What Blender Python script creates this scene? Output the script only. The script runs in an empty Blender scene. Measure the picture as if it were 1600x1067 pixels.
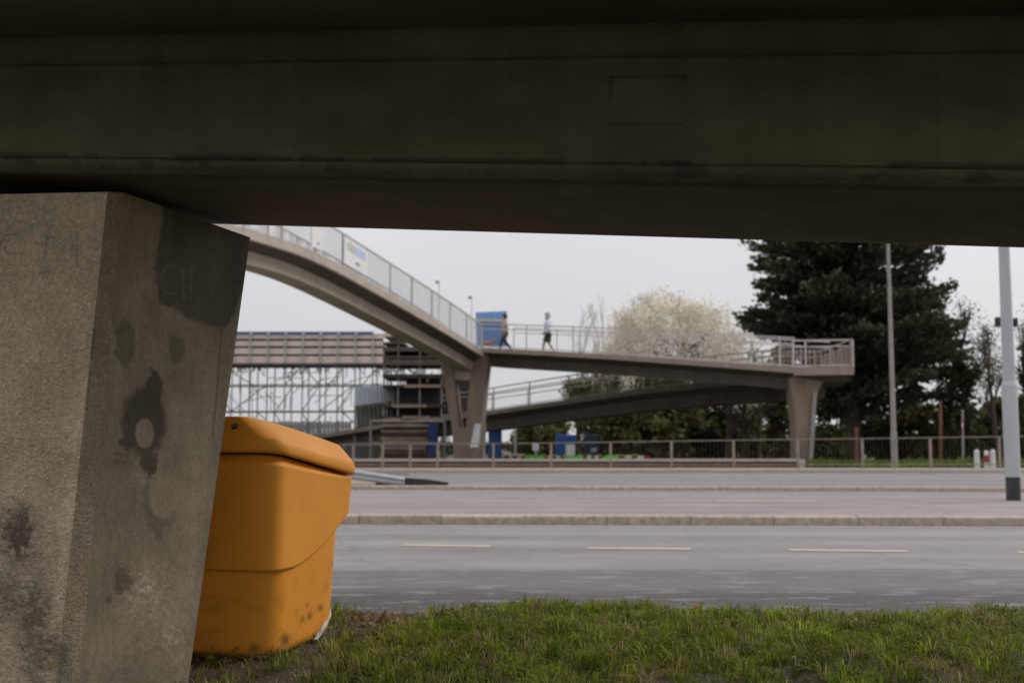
import bpy, math, random
import numpy as np
from mathutils import Vector, Matrix, Euler
R = math.radians
S = bpy.context.scene
COL = S.collection
random.seed(5)
rng = np.random.default_rng(11)

# ------------------------------------------------------------------ camera
CAMZ = 0.9
FPX = 1778.0
PITCH = math.atan((692 - 533.5) / FPX)
cam_d = bpy.data.cameras.new('camera')
cam_d.sensor_width = 36
cam_d.lens = 36 * FPX / 1600
cam_d.clip_end = 3000
cam_d.clip_start = 0.05
cam_d.dof.use_dof = True
cam_d.dof.focus_distance = 4.1
cam_d.dof.aperture_fstop = 3.5
cam = bpy.data.objects.new('camera', cam_d)
COL.objects.link(cam)
cam.location = (0, 0, CAMZ)
cam.rotation_euler = (math.pi / 2 + PITCH, 0, 0)
S.camera = cam

# ------------------------------------------------------------------ world, sun, exposure
SUN_EL, SUN_AZ = R(34), R(63)          # azimuth from +Y towards +X
w = bpy.data.worlds.new('World')
S.world = w
w.use_nodes = True
nt = w.node_tree
nt.nodes.clear()
out = nt.nodes.new('ShaderNodeOutputWorld')
bg = nt.nodes.new('ShaderNodeBackground')
nt.links.new(bg.outputs[0], out.inputs[0])
sky = nt.nodes.new('ShaderNodeTexSky')
sky.sky_type = 'NISHITA'
sky.sun_disc = False
sky.sun_elevation = SUN_EL
sky.sun_rotation = SUN_AZ
sky.dust_density = 6
sky.air_density = 1
hs = nt.nodes.new('ShaderNodeHueSaturation')
hs.inputs['Saturation'].default_value = 0.25
nt.links.new(sky.outputs[0], hs.inputs['Color'])
# overcast layer: an even cloud sheet, brighter overhead than at the horizon
tc = nt.nodes.new('ShaderNodeTexCoord')
sp = nt.nodes.new('ShaderNodeSeparateXYZ')
nt.links.new(tc.outputs['Generated'], sp.inputs[0])
m1 = nt.nodes.new('ShaderNodeMath'); m1.operation = 'MULTIPLY_ADD'; m1.use_clamp = False
nt.links.new(sp.outputs[2], m1.inputs[0]); m1.inputs[1].default_value = 6.2; m1.inputs[2].default_value = 7.6
mx0 = nt.nodes.new('ShaderNodeMath'); mx0.operation = 'MAXIMUM'; mx0.inputs[1].default_value = 1.0
nt.links.new(m1.outputs[0], mx0.inputs[0])
cn = nt.nodes.new('ShaderNodeTexNoise'); cn.inputs['Scale'].default_value = 2.2; cn.inputs['Detail'].default_value = 3
nt.links.new(tc.outputs['Generated'], cn.inputs['Vector'])
cr = nt.nodes.new('ShaderNodeMapRange'); cr.inputs['To Min'].default_value = 0.93; cr.inputs['To Max'].default_value = 1.07
cr.inputs['From Min'].default_value = .3; cr.inputs['From Max'].default_value = .7
nt.links.new(cn.outputs['Fac'], cr.inputs['Value'])
mm = nt.nodes.new('ShaderNodeMath'); mm.operation = 'MULTIPLY'
nt.links.new(mx0.outputs[0], mm.inputs[0]); nt.links.new(cr.outputs[0], mm.inputs[1])
cc = nt.nodes.new('ShaderNodeVectorMath'); cc.operation = 'SCALE'
cc.inputs[0].default_value = (0.98, 0.975, 1.015)
nt.links.new(mm.outputs[0], cc.inputs['Scale'])
mxc = nt.nodes.new('ShaderNodeMixRGB'); mxc.inputs[0].default_value = 0.88
nt.links.new(hs.outputs[0], mxc.inputs[1]); nt.links.new(cc.outputs[0], mxc.inputs[2])
nt.links.new(mxc.outputs[0], bg.inputs[0])
bg.inputs[1].default_value = 0.088

sun_d = bpy.data.lights.new('sun', 'SUN')
sun_d.energy = 1.5
sun_d.angle = R(15)
sun_d.color = (1, 0.95, 0.88)
sun = bpy.data.objects.new('sun', sun_d)
COL.objects.link(sun)
sd = Vector((math.sin(SUN_AZ) * math.cos(SUN_EL), math.cos(SUN_AZ) * math.cos(SUN_EL), math.sin(SUN_EL)))
sun.rotation_euler = sd.to_track_quat('Z', 'Y').to_euler()
sun.location = (0, 0, 30)
S.view_settings.view_transform = 'Standard'
S.view_settings.look = 'None'
S.view_settings.exposure = 0.1
S.view_settings.gamma = 1
S.cycles.max_bounces = 8
S.cycles.diffuse_bounces = 5
S.cycles.use_denoising = True

# ------------------------------------------------------------------ helpers
cp, sn = math.cos(PITCH), math.sin(PITCH)
def P(px, py, Y):
    """world point at depth Y seen at photo pixel (px, py)"""
    u = (px - 800) / FPX; v = (533.5 - py) / FPX
    d = Vector((u, cp - v * sn, sn + v * cp))
    return Vector((0, 0, CAMZ)) + d * (Y / d.y)
def G(px, py, z=0.0):
    u = (px - 800) / FPX; v = (533.5 - py) / FPX
    d = Vector((u, cp - v * sn, sn + v * cp))
    return Vector((0, 0, CAMZ)) + d * ((z - CAMZ) / d.z)
def proj(x, y, z):
    z = z - CAMZ
    dep = y * cp + z * sn
    return 800 + FPX * x / dep, 533.5 - FPX * (z * cp - y * sn) / dep

def wl(o):
    v = Vector((0, 0, 0))
    while o is not None:
        v += o.location; o = o.parent
    return v
def tag(o, label=None, cat=None, group=None, kind=None):
    if label: o['label'] = label
    if cat: o['category'] = cat
    if group: o['group'] = group
    if kind: o['kind'] = kind
    return o
def thing(name, label, cat, loc, group=None):
    o = bpy.data.objects.new(name, None)
    COL.objects.link(o); o.location = loc
    o.empty_display_size = .3
    return tag(o, label, cat, group)
def copy_tree(o, parent=None):
    c = o.copy(); COL.objects.link(c); c.parent = parent
    for ch in list(o.children): copy_tree(ch, c)
    return c

class MB:
    def __init__(s): s.v = []; s.f = []
    def add(s, vs, fs):
        n = len(s.v); s.v += [tuple(v) for v in vs]; s.f += [tuple(i + n for i in f) for f in fs]
        return s
    def box(s, c, d, rz=0.0, rot=None):
        c = Vector(c); hx, hy, hz = d[0] / 2, d[1] / 2, d[2] / 2
        m = rot if rot is not None else Matrix.Rotation(rz, 3, 'Z')
        vs = [c + m @ Vector((x, y, z)) for x in (-hx, hx) for y in (-hy, hy) for z in (-hz, hz)]
        return s.add(vs, [(0, 1, 3, 2), (4, 6, 7, 5), (0, 4, 5, 1), (2, 3, 7, 6), (0, 2, 6, 4), (1, 5, 7, 3)])
    def bar(s, a, b, wd, h, up=(0, 0, 1)):
        a = Vector(a); b = Vector(b); d = (b - a).normalized(); up = Vector(up)
        if abs(d.dot(up)) > .97: up = Vector((0, 1, 0))
        side = d.cross(up).normalized(); u2 = side.cross(d)
        vs = [p + side * x * wd / 2 + u2 * y * h / 2 for p in (a, b) for x, y in ((-1, -1), (1, -1), (1, 1), (-1, 1))]
        return s.add(vs, [(3, 2, 1, 0), (4, 5, 6, 7), (0, 1, 5, 4), (1, 2, 6, 5), (2, 3, 7, 6), (3, 0, 4, 7)])
    def tube(s, a, b, r0, r1=None, n=8, cap=True):
        if r1 is None: r1 = r0
        a = Vector(a); b = Vector(b); d = (b - a).normalized()
        up = Vector((0, 0, 1)) if abs(d.z) < .9 else Vector((1, 0, 0))
        x = d.cross(up).normalized(); y = d.cross(x)
        vs = []
        for p, r in ((a, r0), (b, r1)):
            for k in range(n):
                t = 2 * math.pi * k / n
                vs.append(p + x * math.cos(t) * r + y * math.sin(t) * r)
        fs = [(k, (k + 1) % n, n + (k + 1) % n, n + k) for k in range(n)]
        if cap: fs += [tuple(range(n - 1, -1, -1)), tuple(range(n, 2 * n))]
        return s.add(vs, fs)
    def path(s, pts, r, n=8):
        for a, b in zip(pts[:-1], pts[1:]): s.tube(a, b, r, r, n)
        return s
    def rings(s, rings, closed=True, caps=True):
        n = len(rings[0]); base = len(s.v)
        for r in rings: s.v += [tuple(p) for p in r]
        m = n if closed else n - 1
        for i in range(len(rings) - 1):
            for k in range(m):
                a = base + i * n + k; b = base + i * n + (k + 1) % n
                s.f.append((a, b, b + n, a + n))
        if caps and closed:
            s.f.append(tuple(base + k for k in range(n - 1, -1, -1)))
            s.f.append(tuple(base + (len(rings) - 1) * n + k for k in range(n)))
        return s
    def build(s, name, m, parent=None, smooth=False, bevel=0, **kw):
        off = wl(parent) if parent is not None else Vector((0, 0, 0))
        me = bpy.data.meshes.new(name)
        me.from_pydata([(v[0] - off.x, v[1] - off.y, v[2] - off.z) for v in s.v], [], s.f)
        me.update()
        import bmesh
        bm = bmesh.new(); bm.from_mesh(me)
        bmesh.ops.recalc_face_normals(bm, faces=bm.faces)
        bm.to_mesh(me); bm.free()
        if smooth:
            for p in me.polygons: p.use_smooth = True
        o = bpy.data.objects.new(name, me)
        COL.objects.link(o)
        if m: me.materials.append(m)
        if parent is not None: o.parent = parent
        if bevel:
            b = o.modifiers.new('bevel', 'BEVEL'); b.width = bevel; b.segments = 2; b.limit_method = 'ANGLE'
        if kw: tag(o, **kw)
        return o

def np_mesh(name, verts, faces, mat, parent=None, attr=None, smooth=False):
    """verts (N,3), faces (M,k) all the same size"""
    me = bpy.data.meshes.new(name)
    off = np.array(wl(parent)) if parent is not None else np.zeros(3)
    verts = np.asarray(verts, dtype=np.float32) - off.astype(np.float32)
    faces = np.asarray(faces, dtype=np.int32)
    k = faces.shape[1]
    me.vertices.add(len(verts)); me.vertices.foreach_set('co', verts.ravel())
    me.loops.add(faces.size); me.loops.foreach_set('vertex_index', faces.ravel())
    me.polygons.add(len(faces))
    me.polygons.foreach_set('loop_start', np.arange(0, faces.size, k, dtype=np.int32))
    me.polygons.foreach_set('loop_total', np.full(len(faces), k, dtype=np.int32))
    if smooth: me.polygons.foreach_set('use_smooth', np.ones(len(faces), dtype=bool))
    me.update(calc_edges=True)
    if attr is not None:
        a = me.color_attributes.new('tint', 'FLOAT_COLOR', 'POINT')
        attr = np.asarray(attr, dtype=np.float32)
        if attr.ndim == 1: attr = np.stack([attr] * 3 + [np.ones_like(attr)], 1)
        a.data.foreach_set('color', attr.ravel())
    o = bpy.data.objects.new(name, me); COL.objects.link(o)
    me.materials.append(mat)
    if parent is not None: o.parent = parent
    return o

# ------------------------------------------------------------------ materials
def mat(name, c1, c2=None, scale=3.0, rough=.8, metal=0.0, bump=0.0, bscale=40.0, speck=None, speck_scale=60,
        attr=None, streak=None, coat=0, spec=.5, trans=0, detail=8, grain=None):
    m = bpy.data.materials.new(name); m.use_nodes = True
    n = m.node_tree; b = n.nodes['Principled BSDF']
    b.inputs['Roughness'].default_value = rough; b.inputs['Metallic'].default_value = metal
    b.inputs['Specular IOR Level'].default_value = spec
    tcn = n.nodes.new('ShaderNodeTexCoord')
    vec = tcn.outputs['Object']
    if c2 is None: c2 = tuple(x * .8 for x in c1)
    def rgb(c): return (c[0], c[1], c[2], 1)
    nz = n.nodes.new('ShaderNodeTexNoise'); nz.inputs['Scale'].default_value = scale
    nz.inputs['Detail'].default_value = detail; nz.inputs['Roughness'].default_value = .62
    if streak:
        mp = n.nodes.new('ShaderNodeMapping'); mp.inputs['Scale'].default_value = streak
        n.links.new(vec, mp.inputs[0]); n.links.new(mp.outputs[0], nz.inputs['Vector'])
    else: n.links.new(vec, nz.inputs['Vector'])
    rp = n.nodes.new('ShaderNodeMapRange'); rp.inputs['From Min'].default_value = .32; rp.inputs['From Max'].default_value = .68
    n.links.new(nz.outputs['Fac'], rp.inputs['Value'])
    mx = n.nodes.new('ShaderNodeMixRGB'); mx.inputs[1].default_value = rgb(c1); mx.inputs[2].default_value = rgb(c2)
    n.links.new(rp.outputs[0], mx.inputs[0])
    col = mx.outputs[0]
    if speck:
        vo = n.nodes.new('ShaderNodeTexVoronoi'); vo.inputs['Scale'].default_value = speck_scale
        n.links.new(vec, vo.inputs['Vector'])
        # random brightness per cell, only some cells hold a stone
        sx = n.nodes.new('ShaderNodeSeparateColor'); n.links.new(vo.outputs['Color'], sx.inputs[0])
        g1 = n.nodes.new('ShaderNodeMapRange'); g1.inputs['From Min'].default_value = speck[1]; g1.inputs['From Max'].default_value = 1
        n.links.new(sx.outputs[0], g1.inputs['Value'])
        g2 = n.nodes.new('ShaderNodeMapRange'); g2.inputs['From Min'].default_value = .38; g2.inputs['From Max'].default_value = .12
        n.links.new(vo.outputs['Distance'], g2.inputs['Value'])
        ml = n.nodes.new('ShaderNodeMath'); ml.operation = 'MULTIPLY'
        n.links.new(g1.outputs[0], ml.inputs[0]); n.links.new(g2.outputs[0], ml.inputs[1])
        m2 = n.nodes.new('ShaderNodeMixRGB'); m2.inputs[2].default_value = rgb(speck[0])
        n.links.new(ml.outputs[0], m2.inputs[0]); n.links.new(col, m2.inputs[1]); col = m2.outputs[0]
        # dark pits
        g3 = n.nodes.new('ShaderNodeMapRange'); g3.inputs['From Min'].default_value = .12; g3.inputs['From Max'].default_value = 0
        n.links.new(sx.outputs[1], g3.inputs['Value'])
        ml3 = n.nodes.new('ShaderNodeMath'); ml3.operation = 'MULTIPLY'
        n.links.new(g3.outputs[0], ml3.inputs[0]); n.links.new(g2.outputs[0], ml3.inputs[1])
        m3 = n.nodes.new('ShaderNodeMixRGB'); m3.inputs[2].default_value = rgb(tuple(x * .35 for x in c1))
        n.links.new(ml3.outputs[0], m3.inputs[0]); n.links.new(col, m3.inputs[1]); col = m3.outputs[0]
    if grain:
        gn = n.nodes.new('ShaderNodeTexNoise'); gn.inputs['Scale'].default_value = grain[0]; gn.inputs['Detail'].default_value = 5; gn.inputs['Roughness'].default_value = .75
        n.links.new(vec, gn.inputs['Vector'])
        gr_ = n.nodes.new('ShaderNodeMapRange'); gr_.inputs['From Min'].default_value = .3; gr_.inputs['From Max'].default_value = .7
        gr_.inputs['To Min'].default_value = 1 - grain[1]; gr_.inputs['To Max'].default_value = 1 + grain[1]
        n.links.new(gn.outputs['Fac'], gr_.inputs['Value'])
        gv = n.nodes.new('ShaderNodeVectorMath'); gv.operation = 'SCALE'
        n.links.new(col, gv.inputs[0]); n.links.new(gr_.outputs[0], gv.inputs['Scale']); col = gv.outputs[0]
    if attr:
        at = n.nodes.new('ShaderNodeAttribute'); at.attribute_name = attr
        m4 = n.nodes.new('ShaderNodeMixRGB'); m4.blend_type = 'MULTIPLY'; m4.inputs[0].default_value = 1
        n.links.new(col, m4.inputs[1]); n.links.new(at.outputs['Color'], m4.inputs[2]); col = m4.outputs[0]
    n.links.new(col, b.inputs['Base Color'])
    if bump:
        n2 = n.nodes.new('ShaderNodeTexNoise'); n2.inputs['Scale'].default_value = bscale; n2.inputs['Detail'].default_value = 6
        n.links.new(vec, n2.inputs['Vector'])
        bp = n.nodes.new('ShaderNodeBump'); bp.inputs['Strength'].default_value = bump; bp.inputs['Distance'].default_value = .02
        n.links.new(n2.outputs['Fac'], bp.inputs['Height']); n.links.new(bp.outputs[0], b.inputs['Normal'])
    if trans:
        ts = n.nodes.new('ShaderNodeBsdfTranslucent'); n.links.new(col, ts.inputs[0])
        ms = n.nodes.new('ShaderNodeMixShader'); ms.inputs[0].default_value = trans
        n.links.new(b.outputs[0], ms.inputs[1]); n.links.new(ts.outputs[0], ms.inputs[2])
        n.links.new(ms.outputs[0], n.nodes['Material Output'].inputs[0])
    return m

M = dict(
    soil=mat('soil', (.045, .034, .02), (.085, .064, .038), 9, .95, bump=.8, bscale=30),
    field=mat('field', (.05, .065, .025), (.09, .085, .05), 1.5, .95),
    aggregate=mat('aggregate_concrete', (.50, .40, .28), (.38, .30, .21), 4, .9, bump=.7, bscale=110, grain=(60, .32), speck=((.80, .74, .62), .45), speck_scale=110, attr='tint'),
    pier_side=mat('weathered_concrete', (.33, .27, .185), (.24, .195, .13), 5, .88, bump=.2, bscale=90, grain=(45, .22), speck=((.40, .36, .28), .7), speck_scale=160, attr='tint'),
    wing=mat('stained_wing_concrete', (.27, .245, .175), (.19, .17, .12), 3, .9, bump=.3, streak=(.5, 1.5, 1.5)),
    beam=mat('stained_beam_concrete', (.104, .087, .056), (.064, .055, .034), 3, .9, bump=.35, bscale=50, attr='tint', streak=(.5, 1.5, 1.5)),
    fascia=mat('pale_concrete', (.45, .385, .33), (.33, .28, .235), 2.5, .9, bump=.2),
    concrete=mat('bridge_concrete', (.40, .345, .285), (.29, .25, .2), 1.6, .9, bump=.2, streak=(1, 1, .35)),
    fascia_b=mat('brown_grey_concrete', (.33, .265, .225), (.25, .20, .165), 2.5, .9, bump=.2),
    fascia_c=mat('dark_grey_concrete', (.20, .17, .14), (.14, .115, .095), 2.5, .9, bump=.2),
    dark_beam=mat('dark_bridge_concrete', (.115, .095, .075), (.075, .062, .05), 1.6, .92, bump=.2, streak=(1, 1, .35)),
    bpier=mat('brown_concrete', (.27, .205, .16), (.16, .125, .095), 1.8, .9, bump=.2, streak=(1, 1, .4)),
    rail=mat('railing_paint', (.58, .55, .53), (.46, .42, .39), 4, .6, metal=.1),
    rail_pale=mat('pale_railing_paint', (.50, .49, .49), (.38, .36, .34), 4, .6),
    guard_dark=mat('dark_infill_steel', (.08, .065, .055), (.05, .04, .035), 5, .8),
    guard=mat('weathered_steel', (.36, .30, .255), (.22, .18, .15), 5, .7, metal=.15),
    barrier=mat('rusty_barrier_steel', (.155, .115, .085), (.09, .065, .05), 2, .75, metal=.15),
    barrier_top=mat('barrier_edge', (.66, .57, .49), (.52, .44, .37), 3, .7),
    galv=mat('galvanised', (.47, .485, .51), (.38, .395, .42), 3, .5, metal=.1, streak=(1, 1, .3)),
    galv_dark=mat('worn_galvanised', (.33, .32, .30), (.24, .22, .2), 3, .55, metal=.2),
    black=mat('black_paint', (.02, .02, .022), (.04, .04, .04), 8, .5),
    scaf=mat('scaffold_tube', (.25, .25, .26), (.16, .15, .14), 4, .5, metal=.4),
    board=mat('scaffold_board', (.80, .68, .62), (.62, .50, .45), 1.3, .85),
    board_dark=mat('dark_board', (.13, .10, .08), (.07, .055, .045), 2, .9),
    timber=mat('timber', (.34, .25, .185), (.18, .125, .085), 3, .85, streak=(.4, 1, 3)),
    timber_dark=mat('dark_timber', (.07, .045, .032), (.03, .02, .015), 3, .9),
    bluesheet=mat('blue_sheet', (.02, .09, .33), (.03, .12, .38), 3, .6),
    blue=mat('blue_plastic', (.008, .085, .32), (.008, .06, .24), 2, .5),
    blue_pale=mat('faded_blue_panel', (.20, .38, .68), (.14, .30, .58), 2, .6),
    navy=mat('navy_plastic', (.012, .022, .06), (.01, .016, .045), 2, .5),
    white=mat('white_plastic', (.74, .74, .74), (.6, .6, .6), 5, .6),
    corr=mat('corrugated_steel', (.66, .70, .76), (.54, .58, .64), 1.2, .6, metal=.05),
    corr_dark=mat('old_corrugated_steel', (.30, .30, .27), (.18, .18, .16), 1.2, .8, metal=.1),
    hoard=mat('grey_hoarding', (.36, .34, .33), (.26, .25, .25), 1.5, .8),
    net=mat('dark_debris_sheeting', (.05, .047, .042), (.025, .023, .02), 2, .95),
    green=mat('bright_green_plastic', (.26, .72, .10), (.17, .55, .07), 6, .5),
    red=mat('red_reflective', (.34, .045, .03), (.24, .035, .025), 6, .5),
    rust=mat('rust_red', (.22, .078, .045), (.12, .045, .028), 4, .8),
    bark=mat('bark', (.05, .038, .028), (.025, .02, .016), 6, .95, bump=.8, bscale=15),
    bark_pale=mat('pale_bark', (.11, .095, .08), (.06, .05, .042), 6, .95),
    ivy=mat('ivy', (.035, .05, .014), (.018, .028, .009), 2, .8),
    skin=mat('skin', (.45, .26, .19), (.42, .24, .17), 5, .6),
    hair=mat('dark_hair', (.02, .014, .01), (.03, .02, .015), 20, .7),
    lilac=mat('pale_lilac_cloth', (.62, .62, .74), (.52, .52, .66), 6, .9),
    darkcloth=mat('dark_cloth', (.035, .037, .035), (.022, .023, .022), 10, .95),
    beige=mat('beige_cloth', (.42, .36, .30), (.3, .26, .22), 8, .95),
    navycloth=mat('navy_cloth', (.015, .022, .045), (.01, .014, .03), 8, .95),
    dog=mat('tan_fur', (.50, .26, .14), (.34, .17, .09), 12, .95),
    glass=mat('lamp_glass', (.5, .5, .5), (.45, .45, .45), 5, .2),
    brick=mat('brown_brick', (.17, .10, .075), (.12, .075, .055), 8, .9),
    paint=mat('road_paint', (.47, .41, .325), (.30, .265, .225), 14, .8, detail=12),
)

# ------------------------------------------------------------------ setting: ground, roads, kerbs
def sheet(name, pts, z, m, sub=0, **kw):
    mb = MB(); mb.add([(p[0], p[1], z) for p in pts], [tuple(range(len(pts)))])
    return mb.build(name, m, **kw)

def asphalt(name, c1, c2, tyre=True, patch=True):
    m = mat(name, c1, c2, .6, .88, bump=.5, bscale=90, streak=(.35, 1.6, 1), speck=(tuple(x * 1.6 for x in c1), .72), speck_scale=70)
    n = m.node_tree; b = n.nodes['Principled BSDF']
    src = b.inputs['Base Color'].links[0].from_socket
    t = n.nodes.new('ShaderNodeTexCoord')
    # long cross-wise wear bands
    mp = n.nodes.new('ShaderNodeMapping'); mp.inputs['Scale'].default_value = (.06, 1.5, 1)
    n.links.new(t.outputs['Object'], mp.inputs[0])
    nz = n.nodes.new('ShaderNodeTexNoise'); nz.inputs['Scale'].default_value = 1.0; nz.inputs['Detail'].default_value = 5
    n.links.new(mp.outputs[0], nz.inputs['Vector'])
    rp = n.nodes.new('ShaderNodeMapRange'); rp.inputs['From Min'].default_value = .35; rp.inputs['From Max'].default_value = .65
    rp.inputs['To Min'].default_value = .84; rp.inputs['To Max'].default_value = 1.12
    n.links.new(nz.outputs['Fac'], rp.inputs['Value'])
    sc = n.nodes.new('ShaderNodeVectorMath'); sc.operation = 'SCALE'
    n.links.new(src, sc.inputs[0]); n.links.new(rp.outputs[0], sc.inputs['Scale'])
    wv = n.nodes.new('ShaderNodeTexNoise'); wv.inputs['Scale'].default_value = 1.1; wv.inputs['Detail'].default_value = 6
    n.links.new(t.outputs['Object'], wv.inputs['Vector'])
    va = n.nodes.new('ShaderNodeVectorMath'); va.operation = 'MULTIPLY_ADD'; va.inputs[1].default_value = (1.4, 1.4, 0)
    n.links.new(wv.outputs['Color'], va.inputs[0]); n.links.new(t.outputs['Object'], va.inputs[2])
    vr = n.nodes.new('ShaderNodeTexVoronoi'); vr.feature = 'DISTANCE_TO_EDGE'; vr.inputs['Scale'].default_value = .33
    n.links.new(va.outputs[0], vr.inputs['Vector'])
    cr_ = n.nodes.new('ShaderNodeMapRange'); cr_.inputs['From Min'].default_value = .002; cr_.inputs['From Max'].default_value = .009
    cr_.inputs['To Min'].default_value = .82; cr_.inputs['To Max'].default_value = 1
    n.links.new(vr.outputs['Distance'], cr_.inputs['Value'])
    # blotchy patches of different age
    v3 = n.nodes.new('ShaderNodeTexNoise'); v3.inputs['Scale'].default_value = .9; v3.inputs['Detail'].default_value = 7; v3.inputs['Roughness'].default_value = .7
    n.links.new(t.outputs['Object'], v3.inputs['Vector'])
    v4 = n.nodes.new('ShaderNodeMapRange'); v4.inputs['From Min'].default_value = .3; v4.inputs['From Max'].default_value = .7
    v4.inputs['To Min'].default_value = .86; v4.inputs['To Max'].default_value = 1.12
    n.links.new(v3.outputs['Fac'], v4.inputs['Value'])
    pr_ = n.nodes.new('ShaderNodeMath'); pr_.operation = 'MULTIPLY'
    n.links.new(cr_.outputs[0], pr_.inputs[0]); n.links.new(v4.outputs[0], pr_.inputs[1])
    s2 = n.nodes.new('ShaderNodeVectorMath'); s2.operation = 'SCALE'
    n.links.new(sc.outputs[0], s2.inputs[0]); n.links.new(pr_.outputs[0], s2.inputs['Scale'])
    n.links.new(s2.outputs[0], b.inputs['Base Color'])
    return m, n, b, s2, t
road_m, n_, b_, sc_, t_ = asphalt('worn_asphalt', (.255, .23, .23), (.205, .184, .184))
# dark newer strip along the verge (with a crisp but ragged edge) and pale scuffed patches in it
sep = n_.nodes.new('ShaderNodeSeparateXYZ'); n_.links.new(t_.outputs['Object'], sep.inputs[0])
wn = n_.nodes.new('ShaderNodeTexNoise'); wn.inputs['Scale'].default_value = 1.2; wn.inputs['Detail'].default_value = 6
n_.links.new(t_.outputs['Object'], wn.inputs['Vector'])
ad = n_.nodes.new('ShaderNodeMath'); ad.operation = 'MULTIPLY_ADD'; ad.inputs[1].default_value = .55
n_.links.new(wn.outputs['Fac'], ad.inputs[0]); n_.links.new(sep.outputs[1], ad.inputs[2])
ms = n_.nodes.new('ShaderNodeMapRange'); ms.inputs['From Min'].default_value = 8.62; ms.inputs['From Max'].default_value = 8.45
n_.links.new(ad.outputs[0], ms.inputs['Value'])
ms2 = n_.nodes.new('ShaderNodeMapRange'); ms2.inputs['From Min'].default_value = 7.6; ms2.inputs['From Max'].default_value = 7.1
n_.links.new(ad.outputs[0], ms2.inputs['Value'])
ma = n_.nodes.new('ShaderNodeMath'); ma.operation = 'MULTIPLY_ADD'; ma.inputs[1].default_value = .4
n_.links.new(ms2.outputs[0], ma.inputs[0]); 
mb_ = n_.nodes.new('ShaderNodeMath'); mb_.operation = 'MULTIPLY'; mb_.inputs[1].default_value = .5
n_.links.new(ms.outputs[0], mb_.inputs[0]); n_.links.new(mb_.outputs[0], ma.inputs[2])
dk = n_.nodes.new('ShaderNodeMixRGB'); dk.inputs[2].default_value = (.062, .055, .055, 1)
n_.links.new(ma.outputs[0], dk.inputs[0]); n_.links.new(sc_.outputs[0], dk.inputs[1])
mp2 = n_.nodes.new('ShaderNodeMapping'); mp2.inputs['Scale'].default_value = (1.6, 5, 1)
n_.links.new(t_.outputs['Object'], mp2.inputs[0])
pn = n_.nodes.new('ShaderNodeTexNoise'); pn.inputs['Scale'].default_value = 1.5; pn.inputs['Detail'].default_value = 9; pn.inputs['Roughness'].default_value = .7
n_.links.new(mp2.outputs[0], pn.inputs['Vector'])
pr = n_.nodes.new('ShaderNodeMapRange'); pr.inputs['From Min'].default_value = .53; pr.inputs['From Max'].default_value = .60
n_.links.new(pn.outputs['Fac'], pr.inputs['Value'])
pm = n_.nodes.new('ShaderNodeMath'); pm.operation = 'MULTIPLY'
n_.links.new(pr.outputs[0], pm.inputs[0]); n_.links.new(ms.outputs[0], pm.inputs[1])
pm3 = n_.nodes.new('ShaderNodeMath'); pm3.operation = 'MULTIPLY'; pm3.inputs[1].default_value = .5
n_.links.new(pm.outputs[0], pm3.inputs[0])
pk = n_.nodes.new('ShaderNodeMixRGB'); pk.inputs[2].default_value = (.30, .275, .275, 1)
n_.links.new(pm3.outputs[0], pk.inputs[0]); n_.links.new(dk.outputs[0], pk.inputs[1])
n_.links.new(pk.outputs[0], b_.inputs['Base Color'])
road2_m = asphalt('pale_asphalt', (.265, .235, .23), (.225, .2, .195))[0]
road3_m = asphalt('grey_asphalt', (.215, .20, .205), (.18, .168, .17))[0]
kerb_m = mat('kerb_stone', (.50, .42, .345), (.30, .245, .195), 14, .92, bump=.5, bscale=40, speck=((.4, .35, .3), .6), speck_scale=35)
pave_m = mat('sandy_pavement', (.30, .245, .195), (.21, .175, .14), 2, .93, bump=.3, speck=((.4, .36, .32), .7), speck_scale=20)

# base ground, slightly below everything
sheet('ground', [(-900, -300), (900, -300), (900, 1500), (-900, 1500)], -0.16, M['field'], kind='structure')

KY = 12.55   # front of near kerb
def lineY(pa, pb):
    a = G(*pa); b = G(*pb); k = (b.y - a.y) / (b.x - a.x)
    return lambda x: a.y + k * (x - a.x)
k1 = lineY((600, 819), (1600, 822))
XL, XR = -60, 60
sheet('road', [(XL, 5.6), (XR, 5.6), (XR, k1(XR) + .1), (XL, k1(XL) + .1)], 0.0, road_m, kind='structure')
K1T = .10
# near kerb as real stones with joints
def kerb(name, yf, x0, x1, dpt, h, L, m, seed=1):
    rr = random.Random(seed)
    mb = MB(); x = x0
    ang = math.atan((yf(10) - yf(0)) / 10)
    while x < x1:
        l = L
        dz = rr.uniform(-.006, .006); dy = rr.uniform(-.006, .006)
        cx = x + l / 2
        b = .018
        y0 = yf(cx) + dy
        prof = [(0, -.15), (0, h - b + dz), (b, h + dz), (dpt, h + dz), (dpt, -.15)]
        ring = []
        for xx in (x + .003, x + l - .003):
            yy = yf(xx) + dy
            ring.append([(xx, yy + p[0], p[1]) for p in prof])
        mb.rings(ring)
        x += l
    return mb.build(name, m, kind='structure')
kerb('kerb', k1, -20, 30, .16, K1T, .915, kerb_m)
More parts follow.
